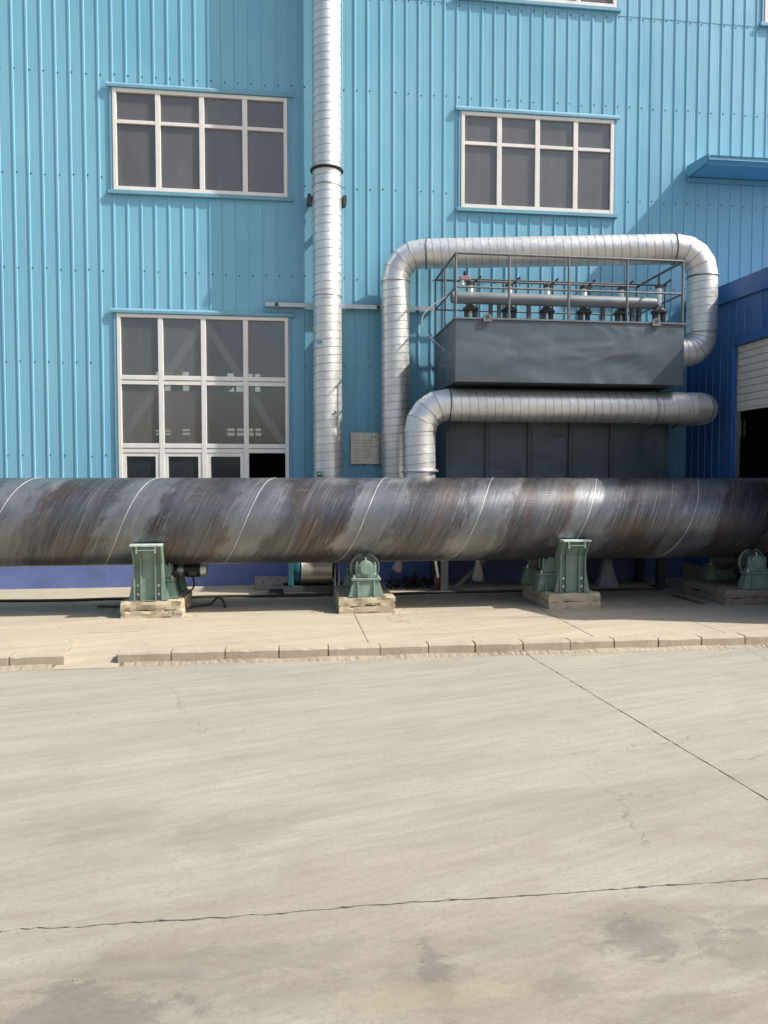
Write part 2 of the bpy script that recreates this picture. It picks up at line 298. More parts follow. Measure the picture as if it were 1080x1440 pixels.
# ------------------------------------------------------------------ mesh helpers
ORG = {}
class MB:
    def __init__(s): s.v = []; s.f = []
    def add(s, vs, fs):
        o = len(s.v); s.v += [Vector(v) for v in vs]; s.f += [tuple(o + i for i in f) for f in fs]; return s
    def box(s, x0, x1, y0, y1, z0, z1):
        return s.add([(x0, y0, z0), (x1, y0, z0), (x1, y1, z0), (x0, y1, z0), (x0, y0, z1), (x1, y0, z1), (x1, y1, z1), (x0, y1, z1)],
                     [(0, 3, 2, 1), (4, 5, 6, 7), (0, 1, 5, 4), (1, 2, 6, 5), (2, 3, 7, 6), (3, 0, 4, 7)])
    def hexa(s, a, b):                     # two quads (lists of 4 points) joined into a solid
        return s.add(list(a) + list(b), [(0, 3, 2, 1), (4, 5, 6, 7), (0, 1, 5, 4), (1, 2, 6, 5), (2, 3, 7, 6), (3, 0, 4, 7)])
    def bar(s, p, q, w, h, up=(0, 0, 1)):  # rectangular bar from p to q
        p, q = Vector(p), Vector(q); d = (q - p).normalized(); u = Vector(up)
        if abs(d.dot(u)) > 0.98: u = Vector((0, 1, 0))
        a = d.cross(u).normalized() * w / 2; b = a.cross(d).normalized() * h / 2
        return s.hexa([p - a - b, p + a - b, p + a + b, p - a + b], [q - a - b, q + a - b, q + a + b, q - a + b])
    def cyl(s, p, q, r0, r1=None, n=20, caps=True):
        return s.lathe(p, q, [(0, r0), (1, r0 if r1 is None else r1)], n, caps)
    def lathe(s, p, q, prof, n=24, caps=True):   # prof: (t along p-q, radius)
        p, q = Vector(p), Vector(q); d = q - p; a = d.normalized()
        u = a.orthogonal().normalized(); w = a.cross(u); o = len(s.v); k = len(prof)
        for (t, r) in prof:
            for i in range(n):
                g = 2 * math.pi * i / n; s.v.append(p + d * t + (u * math.cos(g) + w * math.sin(g)) * r)
        for j in range(k - 1):
            for i in range(n):
                i2 = (i + 1) % n; s.f.append((o + j * n + i, o + j * n + i2, o + (j + 1) * n + i2, o + (j + 1) * n + i))
        if caps:
            s.f.append(tuple(o + i for i in range(n))[::-1]); s.f.append(tuple(o + (k - 1) * n + i for i in range(n)))
        return s
    def tube(s, pts, r, n=8, caps=True):
        pts = [Vector(p) for p in pts]; o = len(s.v); up = None
        for i, p in enumerate(pts):
            d = (pts[min(i + 1, len(pts) - 1)] - pts[max(i - 1, 0)]).normalized()
            if up is None: up = d.orthogonal().normalized()
            up = (up - d * up.dot(d)).normalized(); w = d.cross(up)
            rr = r[i] if isinstance(r, (list, tuple)) else r
            for k in range(n):
                g = 2 * math.pi * k / n; s.v.append(p + (up * math.cos(g) + w * math.sin(g)) * rr)
        for j in range(len(pts) - 1):
            for k in range(n):
                k2 = (k + 1) % n; s.f.append((o + j * n + k, o + j * n + k2, o + (j + 1) * n + k2, o + (j + 1) * n + k))
        if caps:
            s.f.append(tuple(o + k for k in range(n))[::-1]); s.f.append(tuple(o + (len(pts) - 1) * n + k for k in range(n)))
        return s
    def torus(s, c, axis, R_, r, n=32, m=8):
        c = Vector(c); a = Vector(axis).normalized(); u = a.orthogonal().normalized(); w = a.cross(u); o = len(s.v)
        for i in range(n):
            g = 2 * math.pi * i / n; e = u * math.cos(g) + w * math.sin(g)
            for k in range(m):
                h = 2 * math.pi * k / m; s.v.append(c + e * (R_ + r * math.cos(h)) + a * r * math.sin(h))
        for i in range(n):
            for k in range(m):
                i2, k2 = (i + 1) % n, (k + 1) % m; s.f.append((o + i * m + k, o + i2 * m + k, o + i2 * m + k2, o + i * m + k2))
        return s
    def prism(s, poly, d):                 # planar polygon extruded by vector d
        k = len(poly); d = Vector(d); o = len(s.v); s.v += [Vector(p) for p in poly] + [Vector(p) + d for p in poly]
        s.f.append(tuple(o + i for i in range(k))[::-1]); s.f.append(tuple(o + k + i for i in range(k)))
        for i in range(k): j = (i + 1) % k; s.f.append((o + i, o + j, o + k + j, o + k + i))
        return s
    def build(s, name, mat, parent=None, smooth=False, bevel=0.0, fixn=True):
        org = ORG.get(parent.name, Vector()) if parent else Vector()
        me = bpy.data.meshes.new(name); me.from_pydata([v - org for v in s.v], [], s.f)
        bm = bmesh.new(); bm.from_mesh(me)
        if fixn: bmesh.ops.recalc_face_normals(bm, faces=bm.faces)
        if bevel: bmesh.ops.bevel(bm, geom=[e for e in bm.edges if len(e.link_faces) == 2 and e.calc_face_angle(0) > 0.6], offset=bevel, segments=1, affect='EDGES', clamp_overlap=True)
        bm.to_mesh(me); bm.free()
        if smooth:
            me.polygons.foreach_set('use_smooth', [True] * len(me.polygons))
            try: me.set_sharp_from_angle(angle=R(40))
            except Exception: pass
        me.materials.append(mat if not isinstance(mat, str) else M[mat])
        ob = bpy.data.objects.new(name, me); COL.objects.link(ob)
        if parent: ob.parent = parent; ORG[ob.name] = org
        else: ORG[ob.name] = Vector()
        return ob
def tag(o, label=None, cat=None, group=None, kind=None):
    if label: o['label'] = label
    if cat: o['category'] = cat
    if group: o['group'] = group
    if kind: o['kind'] = kind
    return o
def thing(name, loc, label, cat, group=None):
    e = bpy.data.objects.new(name, None); COL.objects.link(e); e.location = loc; e.empty_display_size = 0.2
    ORG[e.name] = Vector(loc); return tag(e, label, cat, group)
def copy_tree(o, parent=None):
    c = o.copy(); COL.objects.link(c); c.parent = parent
    for ch in o.children: copy_tree(ch, c)
    return c
def box(name, mat, parent, *b, bevel=0.0): return MB().box(*b).build(name, mat, parent, bevel=bevel)
def rnd(a, b): return random.uniform(a, b)

# ------------------------------------------------------------------ ground, road, pavement
KERB_Y, WALL_Y, SW = 6.75, 10.85, 0.10
g = MB().box(-400, 400, -400, 400, -0.30, -0.06).build('ground', 'soil'); tag(g, kind='structure')
road = MB().box(-30, 30, -12, KERB_Y + 0.2, -0.10, -0.022).build('road', 'soil'); tag(road, kind='structure')

def jag(p, q, amp, step=0.04, seed=0):
    rg = random.Random(seed); p, q = Vector((*p, 0)), Vector((*q, 0)); n = max(2, int((q - p).length / step)); d = (q - p).normalized(); w = Vector((-d.y, d.x, 0))
    out, a, b = [], 0.0, 0.0
    for i in range(n + 1):
        b = b * 0.94 + rg.uniform(-1, 1) * amp * 0.35; a = rg.uniform(-1, 1) * amp * 0.30
        k = min(1, 4 * i / n, 4 * (n - i) / n); v = p + (q - p) * (i / n) + w * ((a + b) * k); out.append((v.x, v.y))
    return out
def slab(name, mat, parent, outline, z0, z1):
    return MB().prism([(x, y, z0) for x, y in outline], (0, 0, z1 - z0)).build(name, mat, parent)
_a, _b = atz(742, 921, 0), atz(1080, 1125, 0); _m = (_b.x - _a.x) / (_b.y - _a.y)
LJ = (atz(0, 1312, 0).y + atz(460, 1279, 0).y + atz(1080, 1232, 0).y) / 3
J0, J1 = (_a.x + (KERB_Y + .1 - _a.y) * _m, KERB_Y + 0.1), (_a.x + (LJ - _a.y) * _m, LJ)

xw, xe = -6.2, 9.5
long_e = jag(J1, (xe, LJ), 0.012, 0.04, 4); long_w = jag((xw, LJ), J1, 0.012, 0.03, 5)
tr = jag(J0, J1, 0.004, 0.05, 6)
def shift(l, dx, dy, j=0.003): return [(x + dx + rnd(-j, j), y + dy + rnd(-j, j) + (rnd(.0, .007) * (1 if dy > 0 else -1 if dy < 0 else 0) if rnd(0, 1) < .12 else 0)) for x, y in l]
e1, e2 = 0.0026, 0.0045
slab('road_slab', 'road', road, shift(tr, -e2, 0) + shift(long_w, -.0, e1)[::-1] + [(xw, KERB_Y + .1)], -0.02, 0.0)
slab('road_slab', 'road', road, shift(tr, e2, 0)[::-1] + [(xe, KERB_Y + .1)] + shift(long_e, 0, e1)[::-1], -0.02, 0.0)
slab('road_slab', 'road', road, shift(long_w, 0, -e1) + shift(long_e, 0, -e1)[1:] + [(xe, -2.5), (xw, -2.5)], -0.02, -0.001)
for (a, b, c_, d) in ((-30, xw - .01, LJ + .005, KERB_Y + .1), (-30, xw - .01, -2.5, LJ - .005), (xe + .01, 30, LJ + .005, KERB_Y + .1), (xe + .01, 30, -2.5, LJ - .005), (-30, 30, -12, -2.51)):
    slab('road_slab', 'road', road, [(a, c_), (b, c_), (b, d), (a, d)], -0.02, 0.0)

gx0, gx1 = atz(84, 936, 0).x, atz(164, 937, 0).x
pav = MB().box(-30, 30, KERB_Y + .96, WALL_Y + 0.3, -0.05, SW - 0.03).box(-30, gx0 - .01, KERB_Y + .15, KERB_Y + .959, -0.05, SW - 0.03).box(gx1 + .01, 30, KERB_Y + .15, KERB_Y + .959, -0.05, SW - 0.03).build('pavement', 'soil'); tag(pav, kind='structure')
JX = [-30, -9.0, -6.6, -4.3, gx0, gx1, 0.73, 2.87, 4.2, 6.4, 8.6, 30]
for i in range(len(JX) - 1):
    a, b = JX[i] + 0.004, JX[i + 1] - 0.004; dz = rnd(-.002, .002); yf_ = KERB_Y + .155
    if abs(JX[i] - gx0) < 1e-6:       # the dropped entrance: a ramp runs down to the road
        yf_ = KERB_Y + .95; prof = [(KERB_Y - .10, .003), (KERB_Y + .02, .016), (KERB_Y + .25, .046), (KERB_Y + .55, .080), (KERB_Y + .80, .096), (KERB_Y + .946, .099)]
        MB().add([(x, y, z) for (y, z) in prof for x in (gx0 - .02, gx1 + .02)], [(2 * k, 2 * k + 1, 2 * k + 3, 2 * k + 2) for k in range(5)]).build('ramp', 'pave', pav, smooth=True)
    out = jag((a, yf_), (b, yf_), .004, .06, i) + jag((b, WALL_Y + .1), (a, WALL_Y + .1), .004, .3, i + 50)
    slab('pavement_slab', 'pave', pav, out, SW - 0.025, SW + dz)
kpx = [164, 240, 316, 392, 462, 536, 605, 671, 740, 808, 871, 935, 997, 1060, 1125]
kx = [atz(p, 931 - (p - 164) * .024, 0.03).x for p in kpx]
while kx[-1] < 16: kx.append(kx[-1] + 0.50)
kl = [atz(84, 938, 0.03).x, atz(3, 941, 0.03).x]
while kl[-1] > -12: kl.append(kl[-1] - 0.50)
kl = kl[::-1]
for ks in (kl, kx):
    for i in range(len(ks) - 1):
        gp_ = rnd(.004, .011); a, b = ks[i] + gp_, ks[i + 1] - .005; m = MB(); nx = 7
        MB().hexa([(ks[i] - .004, KERB_Y + .012, 0), (a - .0, KERB_Y + .010, 0), (a, KERB_Y + .149, 0), (ks[i] - .004, KERB_Y + .149, 0)], [(ks[i] - .004, KERB_Y + rnd(.004, .02), SW - rnd(.0, .02)), (a, KERB_Y + rnd(.004, .02), SW - rnd(0, .02)), (a, KERB_Y + .149, SW + .002), (ks[i] - .004, KERB_Y + .149, SW + .002)]).build('mortar_joint', 'mortar', pav); V = []; ph = rnd(0, 9)
        dy, dz = rnd(-.004, .004), rnd(-.007, -.002)
        y0, y1 = KERB_Y + dy, KERB_Y + .15
        for k in range(nx + 1):
            x = a + (b - a) * k / nx; c = rnd(0, .003) if rnd(0, 1) < .8 else rnd(0, .010); e = .006 if k in (0, nx) else 0.0
            V += [(x, y0 + rnd(0, .003), -.02), (x, y0 + e * .3 + rnd(0, .003), SW + .005 - .012 - c + dz), (x, y0 + .012 + c + e * .5, SW + .008 + dz - e * .3), (x, y1, SW + .008 + dz), (x, y1, -.02)]
        F = [(k * 5 + j, (k + 1) * 5 + j, (k + 1) * 5 + j + 1, k * 5 + j + 1) for k in range(nx) for j in range(4)]
        F += [(0, 1, 2, 3, 4), tuple(nx * 5 + q for q in (4, 3, 2, 1, 0))]
        m.add(V, F).build('kerb_stone', 'kerb', pav)

dr = MB(); V = []; nd_ = 520
for k in range(nd_ + 1):
    x = -5.5 + 13.0 * k / nd_; w = .02 + .022 * (math.sin(x * 2.3) + math.sin(x * 5.1 + 1) * .6 + 1) * .6 + rnd(0, .035); h = .012 + .01 * abs(math.sin(x * 3.7)) + rnd(0, .006)
    V += [(x, KERB_Y + .02, h), (x, KERB_Y - .008, h), (x, KERB_Y - w * .5, h * .5 + rnd(0, .003)), (x, KERB_Y - w - .01, .0005), (x, KERB_Y - w - .012, -.004)]
def indrive(x): return gx0 - .05 < x < gx1 + .02
F = [(k * 5 + j, (k + 1) * 5 + j, (k + 1) * 5 + j + 1, k * 5 + j + 1) for k in range(nd_) for j in range(4) if not indrive(-5.5 + 13.0 * k / nd_)]
dr.add(V, F).build('sand_drift', 'drift', road)

# ------------------------------------------------------------------ factory building: corrugated sheets with real openings
PROF = [(0.0, 0.0), (0.046, 0.0), (0.050, .0012), (0.054, 0.0), (0.092, 0.0), (0.096, .0012), (0.100, 0.0), (0.139, 0.0), (0.146, .0105), (0.166, .0105), (0.173, 0.0), (0.180, 0.0)]
def cladding(parent, s0, s1, z0, z1, mapf, mat, holes=(), ztop=None, name='cladding_sheet'):
    n = int(math.ceil((s1 - s0) / 0.9))
    for i in range(n):
        a0 = s0 + i * 0.9; parts = {}; off = 0.0015 * (i % 2)
        pts = []
        for k in range(5):
            for (o, d) in PROF[:-1]: pts.append((a0 + k * .18 + o, d))
        pts.append((a0 + .9, 0.0))
        cuts = sorted({h[j] for h in holes for j in (0, 1)})
        full = []
        for (p, q) in zip(pts[:-1], pts[1:]):
            full.append(p)
            for c in cuts:
                if p[0] + 1e-5 < c < q[0] - 1e-5: full.append((c, p[1] + (q[1] - p[1]) * (c - p[0]) / (q[0] - p[0])))
        full.append(pts[-1])
        for (p, q) in zip(full[:-1], full[1:]):
            if p[0] > s1 - 1e-4: break
            mid = (p[0] + q[0]) / 2; ivs = [(z0, z1)]
            for h in holes:
                if h[0] < mid < h[1]:
                    nv = []
                    for (u, v) in ivs:
                        if h[3] <= u or h[2] >= v: nv.append((u, v)); continue
                        if h[2] > u: nv.append((u, h[2]))
                        if h[3] < v: nv.append((h[3], v))
                    ivs = nv
            for (u, v) in ivs:
                key = (u > 2.2, v < z1 - .01)
                m = parts.setdefault(key, MB())
                m.add([mapf(p[0], p[1] + off, u), mapf(q[0], q[1] + off, u), mapf(q[0], q[1] + off, v if not ztop or v < z1 else ztop(q[0])), mapf(p[0], p[1] + off, v if not ztop or v < z1 else ztop(p[0]))], [(0, 1, 2, 3)])
        for m in parts.values():
            ob = m.build(name, mat, parent, fixn=False)
            bm = bmesh.new(); bm.from_mesh(ob.data); bmesh.ops.remove_doubles(bm, verts=bm.verts, dist=1e-5); bm.to_mesh(ob.data); bm.free()

fac = thing('factory_building', (0, WALL_Y, 0), 'tall factory hall clad in sky blue corrugated steel sheets with white framed windows', 'building')
def wrect(xl, xr, ytl, ytr, ybl, ybr):
    a, b, c, d = at(xl, ytl, WALL_Y), at(xr, ytr, WALL_Y), at(xl, ybl, WALL_Y), at(xr, ybr, WALL_Y)
    return [(a.x + c.x) / 2, (b.x + d.x) / 2, (c.z + d.z) / 2, (a.z + b.z) / 2]
W1 = wrect(159, 404, 124, 139, 266.5, 279); W2 = wrect(648, 862, 157, 170, 292, 302)
W3 = wrect(166, 406, 441, 447, 672, 672); W3[2] = 1.02
W4 = wrect(735, 866, -150, -145, 4, 13); W5 = wrect(1074, 1290, -125, -105, 27, 36)
W4[0] = W2[0] + (W2[0] - W2[0]); W4 = [W2[0] - .02, at(866, 8, WALL_Y).x, at(866, 12.5, WALL_Y).z, at(866, 12.5, WALL_Y).z + 1.45]
W5 = [at(1074, 30, WALL_Y).x, at(1074, 30, WALL_Y).x + 2.4, at(1077, 33, WALL_Y).z, at(1077, 33, WALL_Y).z + 1.45]
ANX = 5.9; ANH = 4.17; BAY = [ANX + .15, 14.0, 0.0, ANH - .2]
holes = [W1, W2, W3, W4, W5, BAY]
LAP = at(900, 22, WALL_Y).z
fm = lambda s, d, z: (s, WALL_Y - d, z)
fm2 = lambda s, d, z: (s, WALL_Y - d - .004, z)
ph0 = at(15, 0, WALL_Y).x; S0 = ph0 - .156 - 0.9 * 11
cladding(fac, S0, 20.0, 0.95, LAP, fm, 'clad', holes)
cladding(fac, S0, 20.0, LAP - .03, 12.2, fm2, 'clad', holes)
X0, X1 = S0, S0 + 0.9 * math.ceil((20 - S0) / .9)
# screws in rows over the ribs
sc = MB()
rows = [z for z in (1.9, 3.15, 4.38, 5.62, 6.95, 8.2, 9.5)]
for rz in rows:
    x = S0 + .156
    while x < 12:
        zz = rz + rnd(-.012, .012); hx = x + .030 + rnd(-.004, .004)
        if not any(h[0] - .08 < hx < h[1] + .08 and h[2] - .05 < zz < h[3] + .05 for h in holes) and rnd(0, 1) > .12:
            yy = WALL_Y - (.005 if zz > LAP else .002)
            sc.lathe((hx, yy + .001, zz), (hx, yy - .007, zz), [(0, .011), (.35, .011), (.4, .006), (1, .005)], 7)
        x += .18
tag(sc.build('sheet_screw_rows', 'screw', fac), kind='stuff')
box('plinth', 'plinth', fac, X0, ANX + .1, WALL_Y + .012, WALL_Y + .25, 0.0, 0.90)
box('plinth_cap', 'trim', fac, X0, ANX + .1, WALL_Y - .02, WALL_Y + .22, 0.90, 0.945)
# shell of the hall behind the sheets
FY = 30.0
def shell(name, mat, *b): return box(name, mat, fac, *b)
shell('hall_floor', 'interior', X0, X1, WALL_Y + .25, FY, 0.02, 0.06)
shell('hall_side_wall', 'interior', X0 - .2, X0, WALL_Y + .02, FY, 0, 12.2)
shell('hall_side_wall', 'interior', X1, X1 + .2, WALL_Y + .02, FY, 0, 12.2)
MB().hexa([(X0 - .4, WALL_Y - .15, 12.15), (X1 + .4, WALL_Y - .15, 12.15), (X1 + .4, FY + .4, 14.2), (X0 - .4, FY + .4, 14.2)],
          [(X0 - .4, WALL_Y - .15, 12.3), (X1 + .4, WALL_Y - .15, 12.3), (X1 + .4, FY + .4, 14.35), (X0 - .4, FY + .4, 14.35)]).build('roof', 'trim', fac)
# back wall of the hall with small daylight openings
op = []
for (xl, xr, yt, yb) in ((218, 240, 522, 550), (256, 266, 522, 550), (319, 343, 524, 551), (349, 366, 525, 551), (218, 240, 604, 612), (256, 267, 603, 612), (319, 345, 602, 613), (349, 367, 602, 613), (1033, 1048, 591, 615)):
    a = at(xl, yt, FY); b = at(xr, yb, FY); op.append((a.x, b.x, b.z, a.z))
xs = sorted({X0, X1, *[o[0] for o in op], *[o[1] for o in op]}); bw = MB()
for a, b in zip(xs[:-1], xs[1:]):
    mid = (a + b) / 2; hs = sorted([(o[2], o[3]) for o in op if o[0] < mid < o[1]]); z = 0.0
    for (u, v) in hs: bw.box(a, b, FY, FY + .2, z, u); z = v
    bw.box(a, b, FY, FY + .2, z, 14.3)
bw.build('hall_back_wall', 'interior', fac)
bars = MB()
for (a, b, u, v) in op:
    bars.box(a - .05, b + .05, FY - .1, FY - .02, (u + v) / 2 - .025, (u + v) / 2 + .025)
    if b - a > .4: bars.box((a + b) / 2 - .04, (a + b) / 2 + .04, FY - .2, FY - .12, u - .05, v + .05)
for (i, j) in ((2, 6), (3, 7)):
    o = op[i]; bars.bar((o[0], FY - .3, o[2]), (o[1], FY - .3, o[3] - .2), .1, .12)
bars.build('back_window_bars', 'interior', fac)
BY = WALL_Y + 0.30
for (p, q) in (((288, 452), (165, 628)), ((288, 452), (408, 640))):
    MB().bar(at(*p, BY), at(*q, BY), .10, .13, (0, 1, 0)).build('wind_brace', 'beam', fac)
box('hall_column', 'beam', fac, at(420, 500, BY).x, at(420, 500, BY).x + .25, BY, BY + .2, 0.06, 12)

FR = 0.075
def window(rect, vbars, hbars, glass, label=None, sashes=False):
    x0, x1, z0, z1 = rect; yf, yb = WALL_Y - .028, WALL_Y + .05
    f = MB()
    fw = .050
    f.box(x0, x0 + fw, yf, yb, z0, z1); f.box(x1 - fw, x1, yf, yb, z0, z1)
    f.box(x0 + fw, x1 - fw, yf + .001, yb, z0, z0 + fw); f.box(x0 + fw, x1 - fw, yf + .001, yb, z1 - fw, z1)
    w = f.build('window', 'white', fac, bevel=.004)
    if label: w['label'] = label
    for vx in vbars: MB().box(vx - .034, vx + .034, yf + .004, yb - .002, z0 + fw + .001, z1 - fw - .001).build('mullion', 'white', w, bevel=.004)
    xe_ = [x0 + fw] + [v for vx in vbars for v in (vx - .034, vx + .034)] + [x1 - fw]
    for c in range(0, len(xe_), 2):
        a, b = xe_[c], xe_[c + 1]; ze = [z0 + fw]
        for (hz, hh) in hbars:
            MB().box(a + .001, b - .001, yf + .006, yb - .004, hz - hh, hz + hh).build('transom', 'white', w, bevel=.003); ze += [hz - hh, hz + hh]
            if hh > .055: MB().box(a + .001, b - .001, yf + .0035, yf + .0055, hz - .006, hz + .004).build('joint_strip', 'rail', w)
        ze.append(z1 - fw)
        for r in range(0, len(ze), 2):
            gl = glass[r // 2] if isinstance(glass, list) else glass
            if gl is None: continue
            if isinstance(gl, list): gl = gl[c // 2]
            if gl is None: continue
            ty = rnd(-.003, .003)
            MB().hexa([(a, yf + .035, ze[r]), (b, yf + .035 + ty, ze[r]), (b, yf + .041 + ty, ze[r]), (a, yf + .041, ze[r])],
                      [(a, yf + .035 + ty * .5, ze[r + 1]), (b, yf + .035, ze[r + 1]), (b, yf + .041, ze[r + 1]), (a, yf + .041 + ty * .5, ze[r + 1])]).build('pane', gl, w)
            if sashes and r == 0:
                s_ = MB(); t_ = .05
                s_.box(a + .002, a + t_, yf + .012, yf + .05, ze[r] + .001, ze[r + 1] - .002); s_.box(b - t_, b - .002, yf + .012, yf + .05, ze[r] + .001, ze[r + 1] - .002)
                s_.box(a + t_, b - t_, yf + .013, yf + .05, ze[r + 1] - t_, ze[r + 1] - .002); s_.build('sash', 'white', w)
    MB().add([], []).hexa([(x0 - .085, WALL_Y - .02, z1 + .004), (x1 + .085, WALL_Y - .02, z1 + .004), (x1 + .085, WALL_Y - .048, z1 + .004), (x0 - .085, WALL_Y - .048, z1 + .004)],
        [(x0 - .085, WALL_Y - .02, z1 + .075), (x1 + .085, WALL_Y - .02, z1 + .075), (x1 + .085, WALL_Y - .048, z1 + .042), (x0 - .085, WALL_Y - .048, z1 + .042)]).build('head_flashing', 'trim', w, bevel=.004)
    MB().box(x0 - .07, x1 + .07, WALL_Y - .045, WALL_Y + .02, z0 - .055, z0 - .003).build('sill_flashing', 'trim', w, bevel=.004)
    for (a, b) in ((x0 - .040, x0 - .002), (x1 + .002, x1 + .040)):
        MB().box(a, b, WALL_Y - .022, WALL_Y + .02, z0 - .002, z1 + .003).build('side_flashing', 'trim', w, bevel=.003)
    return w
vx = lambda ps, y: [at(p, y, WALL_Y).x for p in ps]
window(W1, vx((222.5, 284, 344.5), 200), [((at(190, 172, WALL_Y).z + at(370, 183, WALL_Y).z) / 2, .023)], 'glass')
window(W2, vx((701.5, 755, 808.5), 230), [((at(672, 202, WALL_Y).z + at(835, 212, WALL_Y).z) / 2, .023)], 'glass')
window(W3, vx((227, 287, 346), 560), [((at(190, 629, WALL_Y).z + at(380, 632, WALL_Y).z) / 2, .062), ((at(190, 534.5, WALL_Y).z + at(380, 537, WALL_Y).z) / 2, .062)],
       [['glass_low', 'glass_low', 'glass_low', None], 'glass_mid', 'glass_mid'], 'tall lower window showing the dark hall and one open sash', True)
window(W4, [W4[0] + (W4[1] - W4[0]) * k / 4 for k in (1, 2, 3)], [], 'glass')
window(W5, [W5[0] + (W5[1] - W5[0]) * k / 4 for k in (1, 2, 3)], [], 'glass')

# canopy over the annex roof
c0 = at(966, 250, WALL_Y); CP = .57; cz = c0.z; CX0, CX1 = c0.x, c0.x + 5.5
can = thing('canopy', (CX0, WALL_Y, cz), 'blue sheet metal canopy jutting from the wall above the annex roof', 'canopy')
y0 = WALL_Y - .02
MB().hexa([(CX0, y0, cz + .09), (CX1, y0, cz + .09), (CX1, y0 - CP, cz + .03), (CX0, y0 - CP, cz + .03)], [(CX0, y0, cz + .13), (CX1, y0, cz + .13), (CX1, y0 - CP, cz + .07), (CX0, y0 - CP, cz + .07)]).build('top_sheet', 'canopy', can)
MB().box(CX0 + .03, CX1, y0 - CP + .10, y0 - .03, cz + .0, cz + .025).build('soffit', 'canopy', can)
MB().hexa([(CX0 + .02, y0 - CP + .10, cz - .005), (CX1, y0 - CP + .10, cz - .005), (CX1, y0 - CP + .115, cz - .005), (CX0 + .02, y0 - CP + .115, cz - .005)],
          [(CX0 + .02, y0 - CP - .012, cz + .085), (CX1, y0 - CP - .012, cz + .085), (CX1, y0 - CP + .003, cz + .085), (CX0 + .02, y0 - CP + .003, cz + .085)]).build('front_fascia', 'canopy', can)
MB().prism([(CX0, y0, cz - .01), (CX0, y0, cz + .16), (CX0, y0 - CP - .015, cz + .10), (CX0, y0 - CP + .06, cz - .005)], (-.018, 0, 0)).build('end_plate', 'canopy', can)
MB().box(CX0 - .01, CX1, WALL_Y - .045, WALL_Y - .018, cz - .075, cz - .012).build('wall_flashing', 'canopy', can)

# ------------------------------------------------------------------ annex with roller shutter door
ax = thing('annex_building', (ANX, 9, 0), 'low royal blue corrugated annex with a half raised roller door at the frame edge', 'building')
AF = 6.95; DOOR = [7.9, at(1032, 600, 9.9).y, 0.0, 3.42]
jb = atx(1032, 600, ANX); DOOR[1] = jb.y; DOOR[3] = atx(1033, 487, ANX).z
am = lambda s, d, z: (ANX - d, WALL_Y - s, z)
L = WALL_Y - AF
def aroof(Y): return ANH - .02 * (WALL_Y - Y) if Y > 8.6 else (ANH - .045) - (8.6 - Y) * .50  # unseen front part slopes down, shaped to shorten the annex's cast shadow
AFZ = aroof(AF)
cladding(ax, 0.02, L, 0.30, ANH - .18, am, 'clad_dark', [(WALL_Y - DOOR[1] - .10, WALL_Y - DOOR[0] + .10, 0, DOOR[3] + .08)], lambda q: aroof(WALL_Y - q) - .15)
fmx = lambda s, d, z: (s, AF - d, z)
cladding(ax, ANX, 14.0, 0.30, AFZ - .15, fmx, 'clad_dark')
box('base_upstand', 'block', ax, ANX - .02, ANX + .12, DOOR[1] + .1, WALL_Y - .03, SW, .33)
box('base_upstand', 'block', ax, ANX + .01, 14.0, AF - .02, AF + .12, SW, .33)
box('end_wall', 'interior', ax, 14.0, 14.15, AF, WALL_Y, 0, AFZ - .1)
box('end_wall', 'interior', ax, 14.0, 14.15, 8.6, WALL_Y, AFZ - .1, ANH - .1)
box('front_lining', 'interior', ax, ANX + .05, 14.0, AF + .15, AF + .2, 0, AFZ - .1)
for (ya, yb) in ((WALL_Y - .03, 8.6), (8.6, AF - .05)):
    za, zb2 = aroof(ya), aroof(yb) if yb < 8.6 else aroof(8.6001)
    za = aroof(8.5999) if ya == 8.6 else za
    MB().hexa([(ANX + .03, yb, zb2 - .04), (14.2, yb, zb2 - .04), (14.2, ya, za - .04), (ANX + .03, ya, za - .04)], [(ANX + .03, yb, zb2 + .02), (14.2, yb, zb2 + .02), (14.2, ya, za + .02), (ANX + .03, ya, za + .02)]).build('roof_deck', 'trim_dark', ax)
    MB().hexa([(ANX - .045, yb, zb2 - .20), (ANX + .029, yb, zb2 - .20), (ANX + .029, ya, za - .20), (ANX - .045, ya, za - .20)], [(ANX - .045, yb, zb2 + .05), (ANX + .029, yb, zb2 + .05), (ANX + .029, ya, za + .05), (ANX - .045, ya, za + .05)]).build('eave_flashing', 'trim_dark', ax)
MB().box(ANX - .03, 14.2, AF - .11, AF - .055, AFZ - .20, AFZ + .03).build('eave_flashing', 'trim_dark', ax, bevel=.006)
box('lining_sheet', 'interior', ax, ANX + .04, ANX + .06, DOOR[1] + .02, WALL_Y - .05, .1, ANH - .1)
box('lining_sheet', 'interior', ax, ANX + .04, ANX + .06, 8.4, DOOR[1] + .02, DOOR[3] + .02, ANH - .12)
box('annex_floor', 'interior', ax, ANX + .05, 14, AF + .2, WALL_Y + .2, SW - .02, SW + .006)
df = MB().box(ANX - .035, ANX + .10, DOOR[1], DOOR[1] + .11, SW, DOOR[3] + .11).build('door_frame', 'trim_dark', ax, bevel=.005)
MB().box(ANX - .035, ANX + .10, DOOR[0] - .11, DOOR[0], SW, DOOR[3] + .11).build('jamb', 'trim_dark', df, bevel=.005)
MB().box(ANX - .034, ANX + .10, DOOR[0], DOOR[1], DOOR[3], DOOR[3] + .108).build('lintel', 'trim_dark', df, bevel=.005)
MB().box(ANX + .02, ANX + .07, DOOR[1] - .03, DOOR[1] - .002, SW, DOOR[3] - .002).build('guide_rail', 'galv', df)
zb = atx(1034, 576, ANX + .04).z; ns = 9; hs_ = (DOOR[3] - zb) / ns
sh = MB().box(ANX + .03, ANX + .055, DOOR[0] + .02, DOOR[1] - .03, zb - .03, zb + .0).build('roller_shutter', 'shutter', ax, bevel=.003)
